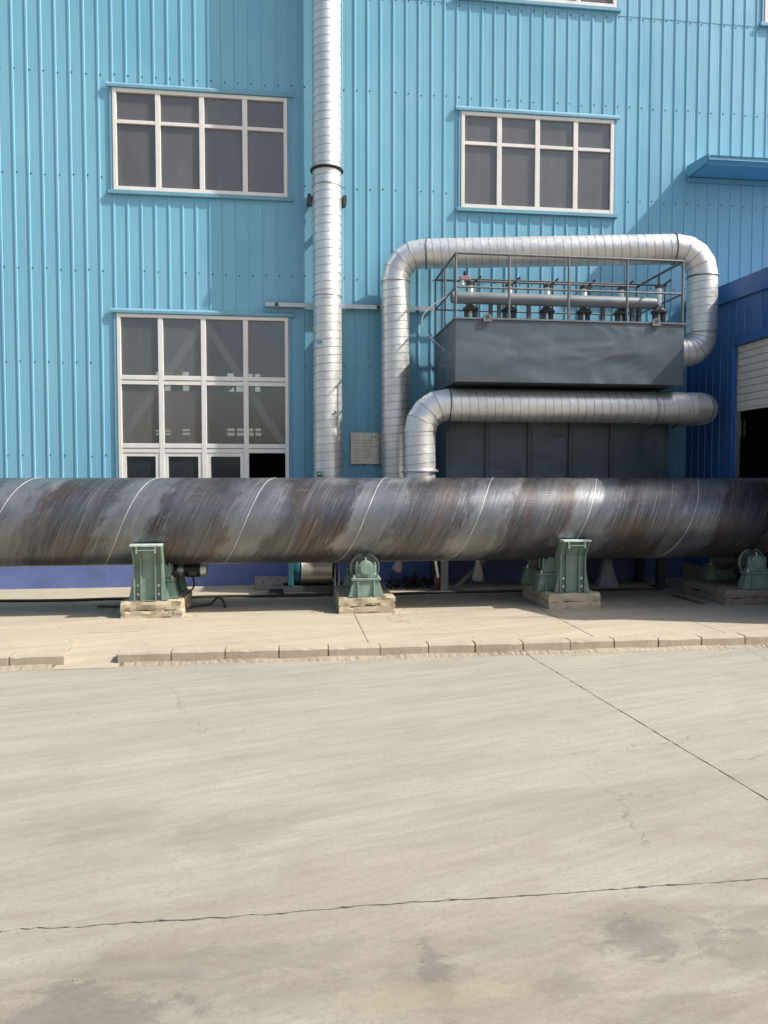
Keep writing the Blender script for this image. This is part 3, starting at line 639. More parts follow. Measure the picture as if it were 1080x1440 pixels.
for i in range(ns):
    z = zb + i * hs_; Y0, Y1 = DOOR[0] + .02, DOOR[1] - .031
    pr = [(.040, .002), (.030, .012), (.026, hs_ * .5), (.030, hs_ - .012), (.040, hs_ - .002), (.046, hs_ - .002), (.046, .002)]
    MB().prism([(ANX + a, Y0, z + b) for a, b in pr], (0, Y1 - Y0, 0)).build('slat', 'shutter', sh)

# ------------------------------------------------------------------ ducts
def circ(c, d, r, n, u=None):
    d = Vector(d).normalized(); u = (Vector(u) if u is not None else d.orthogonal()).normalized(); u = (u - d * u.dot(d)).normalized(); w = d.cross(u)
    return [Vector(c) + (u * math.cos(2 * math.pi * i / n) + w * math.sin(2 * math.pi * i / n)) * r for i in range(n)]
def straight(parent, p, q, r, lead=.108, name='duct_section'):
    p, q = Vector(p), Vector(q); L_ = (q - p).length; d = (q - p) / L_; u = d.orthogonal().normalized(); w = d.cross(u)
    k = max(2, int(L_ / .35))
    prof = [(i / k, r * (1 + (rnd(-.008, .008) if 0 < i < k else 0))) for i in range(k + 1)]
    sec = MB().lathe(p, q, prof, 36, True).build(name, 'duct', parent, smooth=True)
    # raised lock seam winding round the duct
    m = MB(); n = 30; V = []; F = []; N = int(L_ / lead * n)
    for i in range(N + 1):
        gth = 2 * math.pi * i / n; e = u * math.cos(gth) + w * math.sin(gth); c = p + d * (i / n * lead)
        for (o, rr) in ((-.0032, r - .002), (-.0024, r + .0026), (.0024, r + .0026), (.0032, r - .002)): V.append(c + d * o + e * rr)
    for i in range(N):
        for j in range(3): F.append((i * 4 + j, i * 4 + j + 1, i * 4 + j + 5, i * 4 + j + 4))
    m.add(V, F).build('spiral_seam', 'seam', sec)
    return sec
def elbow(parent, c, a, b, Rb, r, n=5, name='elbow_gore'):
    # c: bend centre, a/b: unit vectors from c to the two end centres
    c, a, b = Vector(c), Vector(a).normalized(), Vector(b).normalized(); axis = a.cross(b).normalized()
    rings = []
    for i in range(n + 1):
        g = math.pi / 2 * i / n; e = a * math.cos(g) + b * math.sin(g)
        rings.append([c + e * Rb + (e * math.cos(t) + axis * math.sin(t)) * r for t in [2 * math.pi * k / 36 for k in range(36)]])
    for i in range(n):
        m = MB(); o = 36
        m.add(rings[i] + rings[i + 1], [(k, (k + 1) % 36, 36 + (k + 1) % 36, 36 + k) for k in range(36)])
        gob = m.build(name, 'duct', parent, smooth=True)
        if i:
            g = math.pi / 2 * i / n; e = a * math.cos(g) + b * math.sin(g); tang = (-a * math.sin(g) + b * math.cos(g))
            MB().torus(c + e * Rb, tang, r + .001, .004, 36, 6).build('lock_seam', 'seam', gob, smooth=True)
def band(parent, c, axis, r, w=.006, mat='seam', name='joint_band'):
    return MB().torus(c, axis, r, w, 40, 8).build(name, mat, parent, smooth=True)

DY = WALL_Y - .30; DR = .195
p0 = at(461, 660, DY)
d1 = thing('exhaust_stack', (p0.x, DY, SW), 'tall straight silver duct rising up the blue wall beside the windows', 'duct')
zj = at(461, 241, DY).z; zj2 = at(461, 418, DY).z
straight(d1, (p0.x, DY, .80), (p0.x, DY, zj2), DR); band(d1, (p0.x, DY, zj2), (0, 0, 1), DR + .002)
straight(d1, (p0.x, DY, zj2 + .002), (p0.x, DY, zj), DR); band(d1, (p0.x, DY, zj), (0, 0, 1), DR + .010, .020, 'black', 'rubber_collar')
straight(d1, (p0.x, DY, zj + .002), (p0.x, DY, 12.0), DR)
zb_ = at(461, 280, DY).z; band(d1, (p0.x, DY, at(461, 264, DY).z), (0, 0, 1), DR + .002)
for s in (-1, 1):
    m = MB().box(p0.x + s * DR - .0, p0.x + s * (DR + .07), DY - .02, DY + .27, zb_ - .02, zb_ + .025); m.box(p0.x + s * (DR + .02), p0.x + s * (DR + .065), DY - .04, DY + .02, zb_ - .07, zb_ + .05)
    m.build('wall_bracket', 'dark', d1)
for (px, py, w_, h_) in ((449, 480, 5, 3),):
    a = at(px, py, DY - DR); MB().box(a.x - .03, a.x + .04, a.y + .02, a.y + .10, a.z - .018, a.z + .018).build('tape_tag', 'tape', d1)
m = MB(); a = at(466, 578, DY - DR)
for k in range(9): b = a + Vector((rnd(-.05, .05), rnd(-.02, .01) + .01, rnd(-.06, .05))); m.add([b, b + Vector((rnd(.01, .04), .004, rnd(-.015, .03))), b + Vector((rnd(-.01, .02), -.004, rnd(.01, .035)))], [(0, 1, 2)])
m.build('torn_foil', 'rail', d1)
# support rail behind the ducts
ra, rb = at(373, 429, WALL_Y - .08), at(612, 433.5, WALL_Y - .08); rz = (ra.z + rb.z) / 2
sr = thing('support_rail', (ra.x, WALL_Y - .05, rz), 'thin grey angle rail running across the wall behind the ducts', 'rail')
MB().box(ra.x, rb.x, WALL_Y - .095, WALL_Y - .087, rz - .028, rz + .028).build('front_leg', 'galv', sr)
MB().box(ra.x, rb.x, WALL_Y - .087, WALL_Y - .02, rz + .02, rz + .028).build('top_leg', 'galv', sr)
for q in (389, 531):
    x = at(q, 430, WALL_Y).x; MB().lathe((x, WALL_Y - .09, rz), (x, WALL_Y - .13, rz), [(0, .028), (.5, .028), (.5, .014), (1, .014)], 6).build('bolt', 'rust', sr)

# upper duct: up the wall, over the filter house and back down into its side
UZ = at(556, 361, DY).z; RB = .36
pl = at(556, 560, DY); UD = thing('overhead_duct', (pl.x, DY, SW), 'silver spiral duct arching over the dark filter house to its far side', 'duct')
YR = 9.78; pr_ = at(987, 430, YR); lx, rx = pl.x, pr_.x
UZ2 = at(940, 346, YR + .05).z; UZ = (UZ + UZ2) / 2 + .0
straight(UD, (lx, DY, .95), (lx, DY, UZ - RB), DR); band(UD, (lx, DY, UZ - RB - .02), (0, 0, 1), DR + .003)
hd = Vector((rx - lx, YR - DY, 0)).normalized()
cL = Vector((lx, DY, UZ - RB)) + hd * RB
elbow(UD, cL, -hd, (0, 0, 1), RB, DR, 4)
eR = Vector((rx, YR, UZ)) - hd * RB
hs0 = Vector((lx, DY, UZ)) + hd * RB
straight(UD, hs0, eR, DR); band(UD, hs0 + hd * .06, hd, DR + .004, .008, 'dark'); band(UD, eR - hd * .02, hd, DR + .004, .008, 'dark')
elbow(UD, eR - Vector((0, 0, RB)), (0, 0, 1), hd, RB, DR, 4)
zlow = at(985, 497, YR).z; RB2 = .26
straight(UD, (rx, YR, UZ - RB), (rx, YR, zlow + RB2), DR); band(UD, (rx, YR, UZ - RB - .02), (0, 0, 1), DR + .003, .008, 'dark'); band(UD, (rx, YR, zlow + RB2), (0, 0, 1), DR + .003)
elbow(UD, (rx - RB2, YR, zlow + RB2), (1, 0, 0), (0, 0, -1), RB2, DR, 5); straight(UD, (at(962, 500, 9.3).x - .03, YR, zlow), (rx - RB2, YR, zlow), DR)

# lower duct: horizontal run under the casing's overhang
LY = 9.62; LR = .205
la, lb = at(650, 574, LY), at(900, 568.5, LY - .05); LZ = (la.z + lb.z) / 2
lx = at(590.5, 640, LY).x; LD = thing('inlet_duct', (lx, LY, SW), 'lower silver duct lying across the front of the dark filter house', 'duct')
LRB = .34; le = at(972, 565, LY).x
straight(LD, (lx, LY, 1.25), (lx, LY, LZ - LRB), LR * .96, .115); elbow(LD, (lx, LY + .24, 1.25), (0, -1, 0), (0, 0, -1), .24, LR * .96, 3); zfl = at(590, 661, LY - LR).z
MB().lathe((lx, LY, zfl - .025), (lx, LY, zfl + .02), [(0, LR + .005), (.1, LR + .03), (.4, LR + .03), (.6, LR + .012), (1, LR)], 36).build('flange', 'galv', LD, smooth=True)
elbow(LD, (lx + LRB, LY, LZ - LRB), (-1, 0, 0), (0, 0, 1), LRB, LR, 4)
straight(LD, (lx + LRB, LY, LZ), (le - .55, LY, LZ), LR, .108); band(LD, (lx + LRB + .02, LY, LZ), (1, 0, 0), LR + .003, .007, 'dark')
straight(LD, (le - .549, LY, LZ), (le, LY, LZ), LR, .2); MB().lathe((le - .575, LY, LZ), (le - .525, LY, LZ), [(0, LR + .002), (.1, LR + .018), (.9, LR + .018), (1, LR + .002)], 36).build('joint_collar', 'galv', LD, smooth=True)
elbow(LD, (le, LY + .24, LZ), (0, -1, 0), (1, 0, 0), .24, LR, 3)
straight(LD, (le + .24, LY + .24, LZ), (le + .24, LY + .7, LZ), LR, .2)

# ------------------------------------------------------------------ filter house (dust collector)
BX0, BX1, BF, BB = at(640, 490, 9.3).x, at(962, 500, 9.3).x, 9.30, 10.66
BT = (at(640, 448, BF).z + at(962, 457, BF).z) / 2; BZ = (at(640, 537, BF).z + at(930, 541, BF).z) / 2
dc = thing('dust_collector', ((BX0 + BX1) / 2, 10, SW), 'dark slate filter house with an overhanging dented top casing and roof railing', 'filter house')
u_ = MB(); nx, nz = 26, 8
def grid(m, f, nu, nv):
    V = [f(i / nu, j / nv) for j in range(nv + 1) for i in range(nu + 1)]
    m.add(V, [(j * (nu + 1) + i, j * (nu + 1) + i + 1, (j + 1) * (nu + 1) + i + 1, (j + 1) * (nu + 1) + i) for j in range(nv) for i in range(nu)])
u_.box(BX0, BX1, BF, BB, BZ, BT).build('upper_casing', 'slate', dc, bevel=.006)
MB().box(BX0 - .012, BX1 + .012, BF - .012, BB, BT + .001, BT + .022).build('top_plate', 'header', dc)
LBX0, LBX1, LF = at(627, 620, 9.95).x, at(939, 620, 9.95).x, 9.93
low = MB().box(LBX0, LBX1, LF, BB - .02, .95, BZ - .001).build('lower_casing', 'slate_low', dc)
for q in (683, 742.5, 800, 857.5):
    x = at(q, 630, LF).x; MB().box(x - .012, x + .012, LF - .028, LF - .001, .95, BZ - .02).build('stiffener', 'dark', low)
pe = [LBX0] + [at(q, 630, LF).x for q in (683, 742.5, 800, 857.5)] + [LBX1]
for a, b in zip(pe[:-1], pe[1:]):
    MB().box(a + .05, b - .05, LF - .008, LF - .001, 1.0, BZ - .35).build('panel', 'slate_low', low, bevel=.003)
MB().box(LBX0 - .03, LBX1 + .03, LF - .04, BB, .90, .949).build('base_frame', 'dark', low)
for i in range(3):   # discharge hoppers
    w = (LBX1 - LBX0) / 3; a = LBX0 + i * w; cx = a + w / 2; cy = (LF + BB) / 2
    MB().hexa([(a + .03, LF + .03, .899), (a + w - .03, LF + .03, .899), (a + w - .03, BB - .05, .899), (a + .03, BB - .05, .899)],
              [(cx - .12, cy - .12, .52), (cx + .12, cy - .12, .52), (cx + .12, cy + .12, .52), (cx - .12, cy + .12, .52)]).build('hopper', 'dark', dc)
lg = at(625, 833, LF); LGX = lg.x
for (x, y) in ((LGX, LF), (LBX1 - .06, LF), (LGX, BB - .1), (LBX1 - .06, BB - .1), ((LGX + LBX1) / 2 + .35, LF)):
    l = MB().box(x - .05, x + .05, y, y + .008, SW, .899); l.box(x - .05, x + .05, y + .092, y + .1, SW, .899); l.box(x - .004, x + .004, y + .008, y + .092, SW, .899)
    lo = l.build('leg', 'dark', dc); MB().box(x - .10, x + .10, y - .05, y + .15, SW, SW + .012).build('foot_plate', 'dark', lo)
MB().bar(at(636, 830, LF + .05), at(700, 770, LF + .05), .055, .012, (0, 1, 0)).build('brace', 'rail', dc)
MB().bar(at(945, 602, LF + .02), at(962, 590, LF + .02), .03, .03).build('brace', 'dark', dc)
# railing
RF, RBK = BF + .02, BB - .04; rx0, rx1 = BX0 + .01, BX1 - .02; ZT = at(638, 356, RF).z; ZT2 = at(962, 367, RF).z; ZR = (ZT + ZT2) / 2; ZM = (at(638, 403.5, RF).z + at(961, 413, RF).z) / 2
rl = MB().cyl((rx0, RF, ZR), (rx1, RF, ZR), .016, n=10).build('railing', 'rail', dc, smooth=True)
def rail(p, q, r=.014, nm='rail'): MB().cyl(p, q, r, n=10).build(nm, 'rail', rl, smooth=True)
rail((rx0, RF, ZM), (rx1, RF, ZM), .012)
rail((rx0, RBK, ZR), (rx1, RBK, ZR)); rail((rx0, RBK, ZM), (rx1, RBK, ZM), .012)
for x in (rx0, rx1): rail((x, RF, ZR), (x, RBK, ZR), .016); rail((x, RF, ZM), (x, RBK, ZM), .012)
for q in (638, 716, 799.5, 882, 960): x = min(max(at(q, 410, RF).x, rx0), rx1); rail((x, RF, BT + .02), (x, RF, ZR), .015, 'post')
for q in (0, .33, .66, 1.0): rail((rx0 + (rx1 - rx0) * q, RBK, BT + .02), (rx0 + (rx1 - rx0) * q, RBK, ZR), .014, 'post')
rail((rx0, (RF + RBK) / 2, BT + .02), (rx0, (RF + RBK) / 2, ZR), .014, 'post'); rail((rx1, (RF + RBK) / 2, BT + .02), (rx1, (RF + RBK) / 2, ZR), .014, 'post')
# compressed air header and pulse valves
HY = 9.80; HZ = (at(640, 417.5, HY).z + at(926, 428, HY).z) / 2; hx0, hx1 = at(634, 418, HY).x, at(922, 428, HY).x
hdp = MB().lathe((hx0, HY, HZ), (hx1, HY, HZ), [(0, .05), (.004, .072), (.02, .076), (.98, .076), (.996, .072), (1, .05)], 24).build('air_header', 'header', dc, smooth=True)
for q in (690, 702, 743.5, 848, 889, 899):
    x = at(q, 440, HY).x; MB().box(x - .022, x + .022, HY - .02, HY + .03, BT + .022, HZ - .06).build('header_leg', 'dark', hdp)
VY = 9.95
for i, q in enumerate((661.5, 716, 769, 821, 873.5, 925)):
    x = at(q, 440, VY if i < 5 else VY - .12).x; y = VY if i < 5 else VY - .15
    zt = HZ + .20
    v = MB().lathe((x, y, HZ - .02), (x, y, zt), [(0, .037), (1, .037)], 16).build('pulse_valve', 'chrome', dc, smooth=True)
    MB().lathe((x, y, zt), (x, y, zt + .05), [(0, .055), (.6, .055), (.75, .03), (1, .03)], 14).build('cap', 'dark', v, smooth=True)
    MB().lathe((x, y, HZ - .13), (x, y, HZ - .021), [(0, .10), (.25, .105), (.6, .06), (1, .045)], 16).build('hat', 'dark', v, smooth=True)
    bb = MB()
    for s in (-1, 1): bb.box(x + s * .055 - .02, x + s * .055 + .02, y - .04, y + .04, BT + .023, HZ - .131)
    bb.build('yoke', 'dark', v); MB().cyl((x, y, BT + .023), (x, y, HZ - .131), .02, n=10).build('stem', 'chrome', v)
    MB().cyl((x + .09, y + .02, BT + .023), (x + .09, y + .02, zt + .05), .009, n=8).build('guide_rod', 'dark', v)
    MB().bar((x + .04, y - .0, zt + .03), (x + .12, y - .10, zt + .10), .02, .02).build('fitting', 'dark', v)
cy_ = VY - .1; ca = at(656, 390.5, cy_); cb = at(938, 403.5, cy_); cz_ = (ca.z + cb.z) / 2
MB().cyl((ca.x, cy_, cz_), (cb.x, cy_, cz_), .011, n=8).build('air_line', 'dark', dc)
rg = MB().box(ca.x - .09, ca.x + .05, cy_ - .03, cy_ + .03, cz_ - .02, cz_ + .035).build('pressure_regulator', 'red_grey', dc, bevel=.008)
MB().cyl((ca.x - .02, cy_, cz_ + .035), (ca.x - .02, cy_, cz_ + .095), .022, n=12).build('knob', 'black', rg); MB().cyl((ca.x - .05, cy_, cz_ - .08), (ca.x - .05, cy_, cz_ - .02), .02, n=12).build('bowl', 'chrome', rg)
pts = []
for t in range(25):
    s = t / 24; pts.append(Vector((hx0 - .02 - .42 * math.sin(s * math.pi) * (1 - .35 * s), HY + .1 * s, HZ + .03 - s * .72)))
MB().tube(pts, .007, 6).build('air_tube', 'white_tube', dc)
for q in (685, 922):
    x = at(q, 452, BF).x; l = MB(); ring = [(x + .055 * math.cos(t), BF - .015, BT + .02 + .05 * math.sin(t)) for t in [math.pi * k / 10 for k in range(11)]] + [(x - .055, BF - .015, BT - .03), (x + .055, BF - .015, BT - .03)]
    l.prism(ring, (0, -.016, 0)); lo = l.build('lifting_lug', 'header', dc); MB().cyl((x, BF - .032, BT + .03), (x, BF - .034, BT + .03), .022, n=14).build('eye', 'dark', lo)
# fabric discharge sleeve under the hopper
sp_ = at(853, 825, 10.2); st_ = at(851, 788, 10.2); m = MB(); V = []; n = 40; rings_ = 9
for j in range(rings_ + 1):
    t = j / rings_; z = st_.z + (sp_.z - st_.z) * t + .02
    for i in range(n):
        g_ = 2 * math.pi * i / n; r = (.075 + .08 * t ** 1.6) * (1 + .10 * t * math.sin(g_ * 9) + .05 * t * math.sin(g_ * 5 + 2))
        V.append((sp_.x + math.cos(g_) * r, 10.2 + math.sin(g_) * r, z))
m.add(V, [(j * n + i, j * n + (i + 1) % n, (j + 1) * n + (i + 1) % n, (j + 1) * n + i) for j in range(rings_) for i in range(n)])
slv = m.build('discharge_sleeve', 'cloth', dc, smooth=True); band(slv, (sp_.x, 10.2, st_.z + .01), (0, 0, 1), .08, .012, 'galv', 'clamp'); MB().cyl((sp_.x, 10.2, st_.z + .02), (sp_.x, 10.2, .56), .07, n=18).build('spout', 'dark', slv)

# ------------------------------------------------------------------ big spiral welded pipe
PX0, PX1 = -11.0, 11.5
pipe = thing('steel_pipe', ((PX0 + PX1) / 2, PIPE_Y, PIPE_Z), 'huge dark spiral welded steel pipe lying on green rollers', 'pipe')
body = MB(); n = 96
prof = [(0, PIPE_R - .012), (0, PIPE_R), (1, PIPE_R), (1, PIPE_R - .012)]
seg = 40; V = []; F = []
for j in range(seg + 1):
    x = PX0 + (PX1 - PX0) * j / seg
    for i in range(n): g_ = 2 * math.pi * i / n; V.append((x, math.sin(g_) * PIPE_R, math.cos(g_) * PIPE_R))
o_in = len(V)
for x in (PX0, PX1):
    for i in range(n): g_ = 2 * math.pi * i / n; V.append((x, math.sin(g_) * (PIPE_R - .012), math.cos(g_) * (PIPE_R - .012)))
for j in range(seg):
    for i in range(n): F.append((j * n + i, (j + 1) * n + i, (j + 1) * n + (i + 1) % n, j * n + (i + 1) % n))
for i in range(n):
    k = (i + 1) % n; F += [(o_in + i, o_in + k, o_in + n + k, o_in + n + i), (i, k, o_in + k, o_in + i), (seg * n + k, seg * n + i, o_in + n + i, o_in + n + k)]
me_ = MB().add(V, F)
ORG['steel_pipe'] = Vector()          # mesh coordinates are local to the axis
pipe.location = (0, PIPE_Y, PIPE_Z)
pb = me_.build('pipe_wall', 'pipe', pipe, smooth=True)
m = MB(); V = []; F = []; q = 72; th0 = -math.pi
N = int((PX1 - PX0) / PITCHH * q) - 2
for i in range(N + 1):
    th = 2 * math.pi * i / q
    # x + PITCHH*theta/2pi = H0 (mod PITCHH) with theta from the top towards the camera side
    kk = math.floor((PX1 - .05 - H0) / PITCHH); x = H0 + kk * PITCHH - PITCHH * th / (2 * math.pi)
    if x < PX0 + .05: N = i - 1; break
    w = .0050 + .001 * math.sin(i * .9)
    for (o, rr) in ((-w, PIPE_R - .001), (-w * .6, PIPE_R + .0028), (w * .6, PIPE_R + .0028), (w, PIPE_R - .001)):
        V.append((x + o, -math.sin(th) * rr, math.cos(th) * rr))
for i in range(N):
    for j in range(3): F.append((i * 4 + j, i * 4 + j + 1, i * 4 + j + 5, i * 4 + j + 4))
m.add(V, F).build('weld_seam', 'weld', pipe, smooth=True)

# ------------------------------------------------------------------ conveyor stations
BKF = 8.42; BKT = 0.275
def station_x(px): return at(px, 845, 8.5).x
SX = [station_x(213), station_x(514.5), station_x(803), station_x(1064)]
def rough_block(name, x0, x1, y0, y1, z0, z1, mat, label, seed):
    rg = random.Random(seed); t = thing(name, ((x0 + x1) / 2, (y0 + y1) / 2, z0), label, 'block', 'concrete blocks under the pipe rollers')
    zc = z0 + (z1 - z0) * .48
    def course(a, b, c, d, e, f, nm, ch):
        nX, nY, nZ = max(3, int((b - a) / .05)), max(3, int((d - c) / .05)), 3
        V = {}; m = MB()
        def vid(i, j, k):
            if (i, j, k) not in V:
                ed = (i in (0, nX)) + (j in (0, nY)) + (k in (0, nZ))
                q_ = Vector((a + (b - a) * i / nX, c + (d - c) * j / nY, e + (f - e) * k / nZ)); jt = .003 if ed < 2 else .006
                wv = Vector((math.sin(i * 1.3 + seed), math.sin(i * .9 + k + seed), math.sin(i * .8 + j * .7 + seed * 2))) * .004
                q_ += Vector((rg.uniform(-jt, jt), rg.uniform(-jt, jt), rg.uniform(-jt, jt))) + wv * (.6 if nm == 'footing' else 1)
                if ed >= 2 and rg.random() < ch: q_ += (Vector(((a + b) / 2, (c + d) / 2, (e + f) / 2)) - q_).normalized() * rg.uniform(.004, .022)
                if k == 0 and nm == 'footing': q_.z = e
                V[(i, j, k)] = len(m.v); m.v.append(q_)
            return V[(i, j, k)]
        for i in range(nX):
            for j in range(nY):
                for k in (0, nZ): m.f.append((vid(i, j, k), vid(i + 1, j, k), vid(i + 1, j + 1, k), vid(i, j + 1, k)))
        for k in range(nZ):
            for i in range(nX):
                for j in (0, nY): m.f.append((vid(i, j, k), vid(i + 1, j, k), vid(i + 1, j, k + 1), vid(i, j, k + 1)))
            for j in range(nY):
                for i in (0, nX): m.f.append((vid(i, j, k), vid(i, j + 1, k), vid(i, j + 1, k + 1), vid(i, j, k + 1)))
        return m.build(nm, mat, t)
    course(x0, x1, y0, y1, z0, zc - .003, 'footing', .25)
    course(x0 + .004, x1 - .004, y0 + .004, y1 - .02, zc + .002, z1, 'grout_cap', .45)
    return t
labs = ['pale crumbling concrete block below the gear motor and green post', 'chipped pale concrete block between the blower and the box leg, under a bearing',
        'long concrete block in partial shade below the second green post', 'red brown stained concrete block at the photo edge in deep shade']
bw_ = [(168.5, 256), (476.5, 556), (772, 844), (1020, 1100)]
for i in range(4):
    a, b = at(bw_[i][0], 858, BKF).x, at(bw_[i][1], 858, BKF).x
    rough_block('concrete_block', a, b, BKF, BKF + .98, SW - .005, BKT, 'block' if i < 3 else 'block_dark', labs[i], i + 3)

# roller stand (local coordinates: x along the pipe, -y towards the camera, z=0 on the block)
def make_roller(hl=.30, fr=.168):
    t = thing('roller_stand', (0, 0, 0), 'x', 'roller', 'green pipe roller stands')
    zc = PIPE_Z - PIPE_R - BKT - .033
    hub = MB().lathe((0, -hl, zc), (0, hl, zc), [(0, fr - .003), (.03, fr), (.06, fr - .008), (.5, .032), (.94, fr - .008), (.97, fr), (1, fr - .003)], 32).build('roller', 'rollersteel', t, smooth=True)
    for s in (-1, 1):
        MB().torus((0, s * (hl + .015), zc), (0, 1, 0), fr - .008, .0095, 40, 8).build('rim', 'green', hub, smooth=True)
        for k in range(6):
            g_ = k * math.pi / 3 + .3; MB().bar((.05 * math.cos(g_), s * (hl + .014), zc + .05 * math.sin(g_)), ((fr - .013) * math.cos(g_), s * (hl + .014), zc + (fr - .013) * math.sin(g_)), .014, .012, (0, 1, 0)).build('spoke', 'green_dark', hub)
        y = s * (hl + .10)
        st = MB(); hb = zc - .10
        st.hexa([(-.20, y - .07, .001), (.20, y - .07, .001), (.20, y + .07, .001), (-.20, y + .07, .001)], [(-.145, y - .055, hb - .03), (.145, y - .055, hb - .03), (.145, y + .055, hb - .03), (-.145, y + .055, hb - .03)])
        so = st.build('pedestal', 'green', t, bevel=.004)
        MB().box(-.165, .165, y - .075, y + .075, hb - .029, hb).build('top_plate', 'green', so, bevel=.004)
        for xx in (-.09, .09): MB().hexa([(xx - .008, y - .10, .0015), (xx + .008, y - .10, .0015), (xx + .008, y - .06, .0015), (xx - .008, y - .06, .0015)], [(xx - .008, y - .070, hb - .03), (xx + .008, y - .070, hb - .03), (xx + .008, y - .05, hb - .03), (xx - .008, y - .05, hb - .03)]).build('rib', 'green', so)
        MB().box(-.21, .21, y - .09, y + .09, 0.0, .012).build('sole_plate', 'green_dark', so)
        hs = MB(); pts = [(-.125, hb + .001), (.125, hb + .001), (.12, hb + .035), (.092, hb + .05)]
        pts += [(.092 * math.cos(a), zc + .092 * math.sin(a)) for a in [math.pi * k / 12 for k in range(13)]] + [(-.092, hb + .05), (-.12, hb + .035)]
        hs.prism([(a, y - .05, b) for a, b in pts], (0, .10, 0)); ho = hs.build('bearing_housing', 'green', t, bevel=.005)
        MB().lathe((0, y - .05, zc), (0, y - .075, zc), [(0, .078), (.5, .076), (.55, .062), (1, .060)], 28).build('end_cover', 'green', ho, smooth=True)
        MB().cyl((0, y - .01, zc + .085), (0, y - .01, zc + .125), .012, .010, 10).build('grease_cap', 'bolt', ho)
        for xx in (-.10, .10):
            MB().lathe((xx, y - .02, hb + .02), (xx, y - .02, zc + .075), [(0, .020), (.8, .020), (.8, .012), (1, .011)], 8).build('cap_bolt', 'green', ho)
            MB().lathe((xx * 1.35, y - .05, hb), (xx * 1.35, y - .05, hb + .035), [(0, .016), (.6, .016), (.6, .009), (1, .009)], 6).build('foot_bolt', 'bolt', ho)
    return t
ro = make_roller(); ro2 = make_roller(.165, .125)
rlab = ['green roller stand hidden behind the post with the gear motor', 'sunlit green roller bearing in full view on the chipped pale block',
        'green roller stand behind the second green post, its rim showing beside it', 'shaded green roller bearing at the photo edge under the pipe']
for i in range(4):
    o = (ro2, ro, None, None)[i] or copy_tree((ro2, ro, ro2, ro)[i])
    o.location = (SX[i] + (0.0, 0, -.16, .0)[i], PIPE_Y + (.06, 0, .06, 0)[i], BKT); o['label'] = rlab[i]
    if i == 0: o.location.x += .06

def make_post():
    t = thing('guide_post', (0, 0, 0), 'x', 'post', 'green bent guide posts')
    W, HB, HT, LN = .138, .43, .17, -.11      # half width, straight height, bent height, lean towards the camera
    th = .016
    def plate(nm, x0, x1, y0, y1, mat='green', w0=1.0):
        m = MB(); m.hexa([(x0 * w0, y0, .001), (x1 * w0, y0, .001), (x1 * w0, y1, .001), (x0 * w0, y1, .001)], [(x0, y0, HB), (x1, y0, HB), (x1, y1, HB), (x0, y1, HB)])
        m.hexa([(x0, y0, HB), (x1, y0, HB), (x1, y1, HB), (x0, y1, HB)], [(x0 * 1.02, y0 + LN, HB + HT), (x1 * 1.02, y0 + LN, HB + HT), (x1 * 1.02, y1 + LN, HB + HT), (x0 * 1.02, y1 + LN, HB + HT)])
        return m.build(nm, mat, t)
    plate('web', -W + .0, W - .0, -.012, .004)
    for s in (-1, 1):
        a, b = sorted((s * (W - .055), s * (W - .068))); plate('stiffener', a, b, -.045, -.0125)
        a, b = sorted((s * W, s * (W + th))); fl = plate('flange', a, b, -.05, .12)
        m = MB(); x = s * (W + th)
        m.prism([(x, -.03, .002), (x + s * .055, -.03, .002), (x, -.03, .30)], (0, .014, 0)).build('gusset', 'green', t)
        for z in (.075, .17): MB().lathe((s * (W - .03), -.012, z), (s * (W - .03), -.034, z), [(0, .018), (.6, .018), (.6, .010), (1, .010)], 6).build('bolt', 'bolt', t)
    yT = LN
    MB().box(-W - .026, W + .026, yT - .075, yT + .07, HB + HT + .001, HB + HT + .022).build('cap_plate', 'edge', t, bevel=.003)
    MB().box(-.095, .095, yT - .055, yT - .045, HB + HT - .045, HB + HT - .035).build('rest_bar', 'edge', t)
    for s in (-1, 1): MB().box(s * .096 - .007, s * .096 + .007, yT - .058, yT - .040, HB + HT - .07, HB + HT).build('rest_lug', 'edge', t)
    MB().box(-W - .06, W + .06, -.06, .14, -.001, .012).build('sole_plate', 'green_dark', t)
    return t
po = make_post()
plab = ['sunlit green steel post with bent top beside the gear motor', 'green steel post with bent bright top before the fabric sleeve',
        'green post on the wall side of the pipe above the gear motor', 'dim green post on the wall side at the rear of the long block']
for i, (si, y, flip) in enumerate(((0, BKF + .09, 0), (2, BKF + .09, 0), (0, BKF + .86, 1), (2, BKF + .86, 1))):
    o = po if i == 0 else copy_tree(po)
    px_ = (209.5, 803.5, 238, 775)[i]; o.location = (at(px_, 830, y).x, y, BKT); o['label'] = plab[i]
    if flip: o.rotation_euler.z = math.pi

# gear motor on the first station
gy = 9.02; g0, g1 = at(240, 802, gy), at(292, 802, gy); gz = (at(262, 801, gy)).z
gm = thing('gear_motor', (g0.x, gy, BKT), 'black finned electric motor with silver end cap behind the green post', 'motor')
Lm = g1.x - g0.x
MB().box(g0.x - .14, g0.x + .10, gy - .12, gy + .12, BKT, BKT + .03).build('mount', 'green_dark', gm)
MB().hexa([(g0.x - .12, gy - .10, BKT + .03), (g0.x + .08, gy - .10, BKT + .03), (g0.x + .08, gy + .10, BKT + .03), (g0.x - .12, gy + .10, BKT + .03)], [(g0.x - .08, gy - .09, gz - .1), (g0.x + .04, gy - .09, gz - .1), (g0.x + .04, gy + .09, gz - .1), (g0.x - .08, gy + .09, gz - .1)]).build('stand', 'green_dark', gm, bevel=.005)
MB().lathe((g0.x - .10, gy, gz - .03), (g0.x + .08, gy, gz - .03), [(0, .08), (.1, .115), (.75, .115), (.8, .085), (1, .075)], 20).build('gearbox', 'motor', gm, smooth=True)
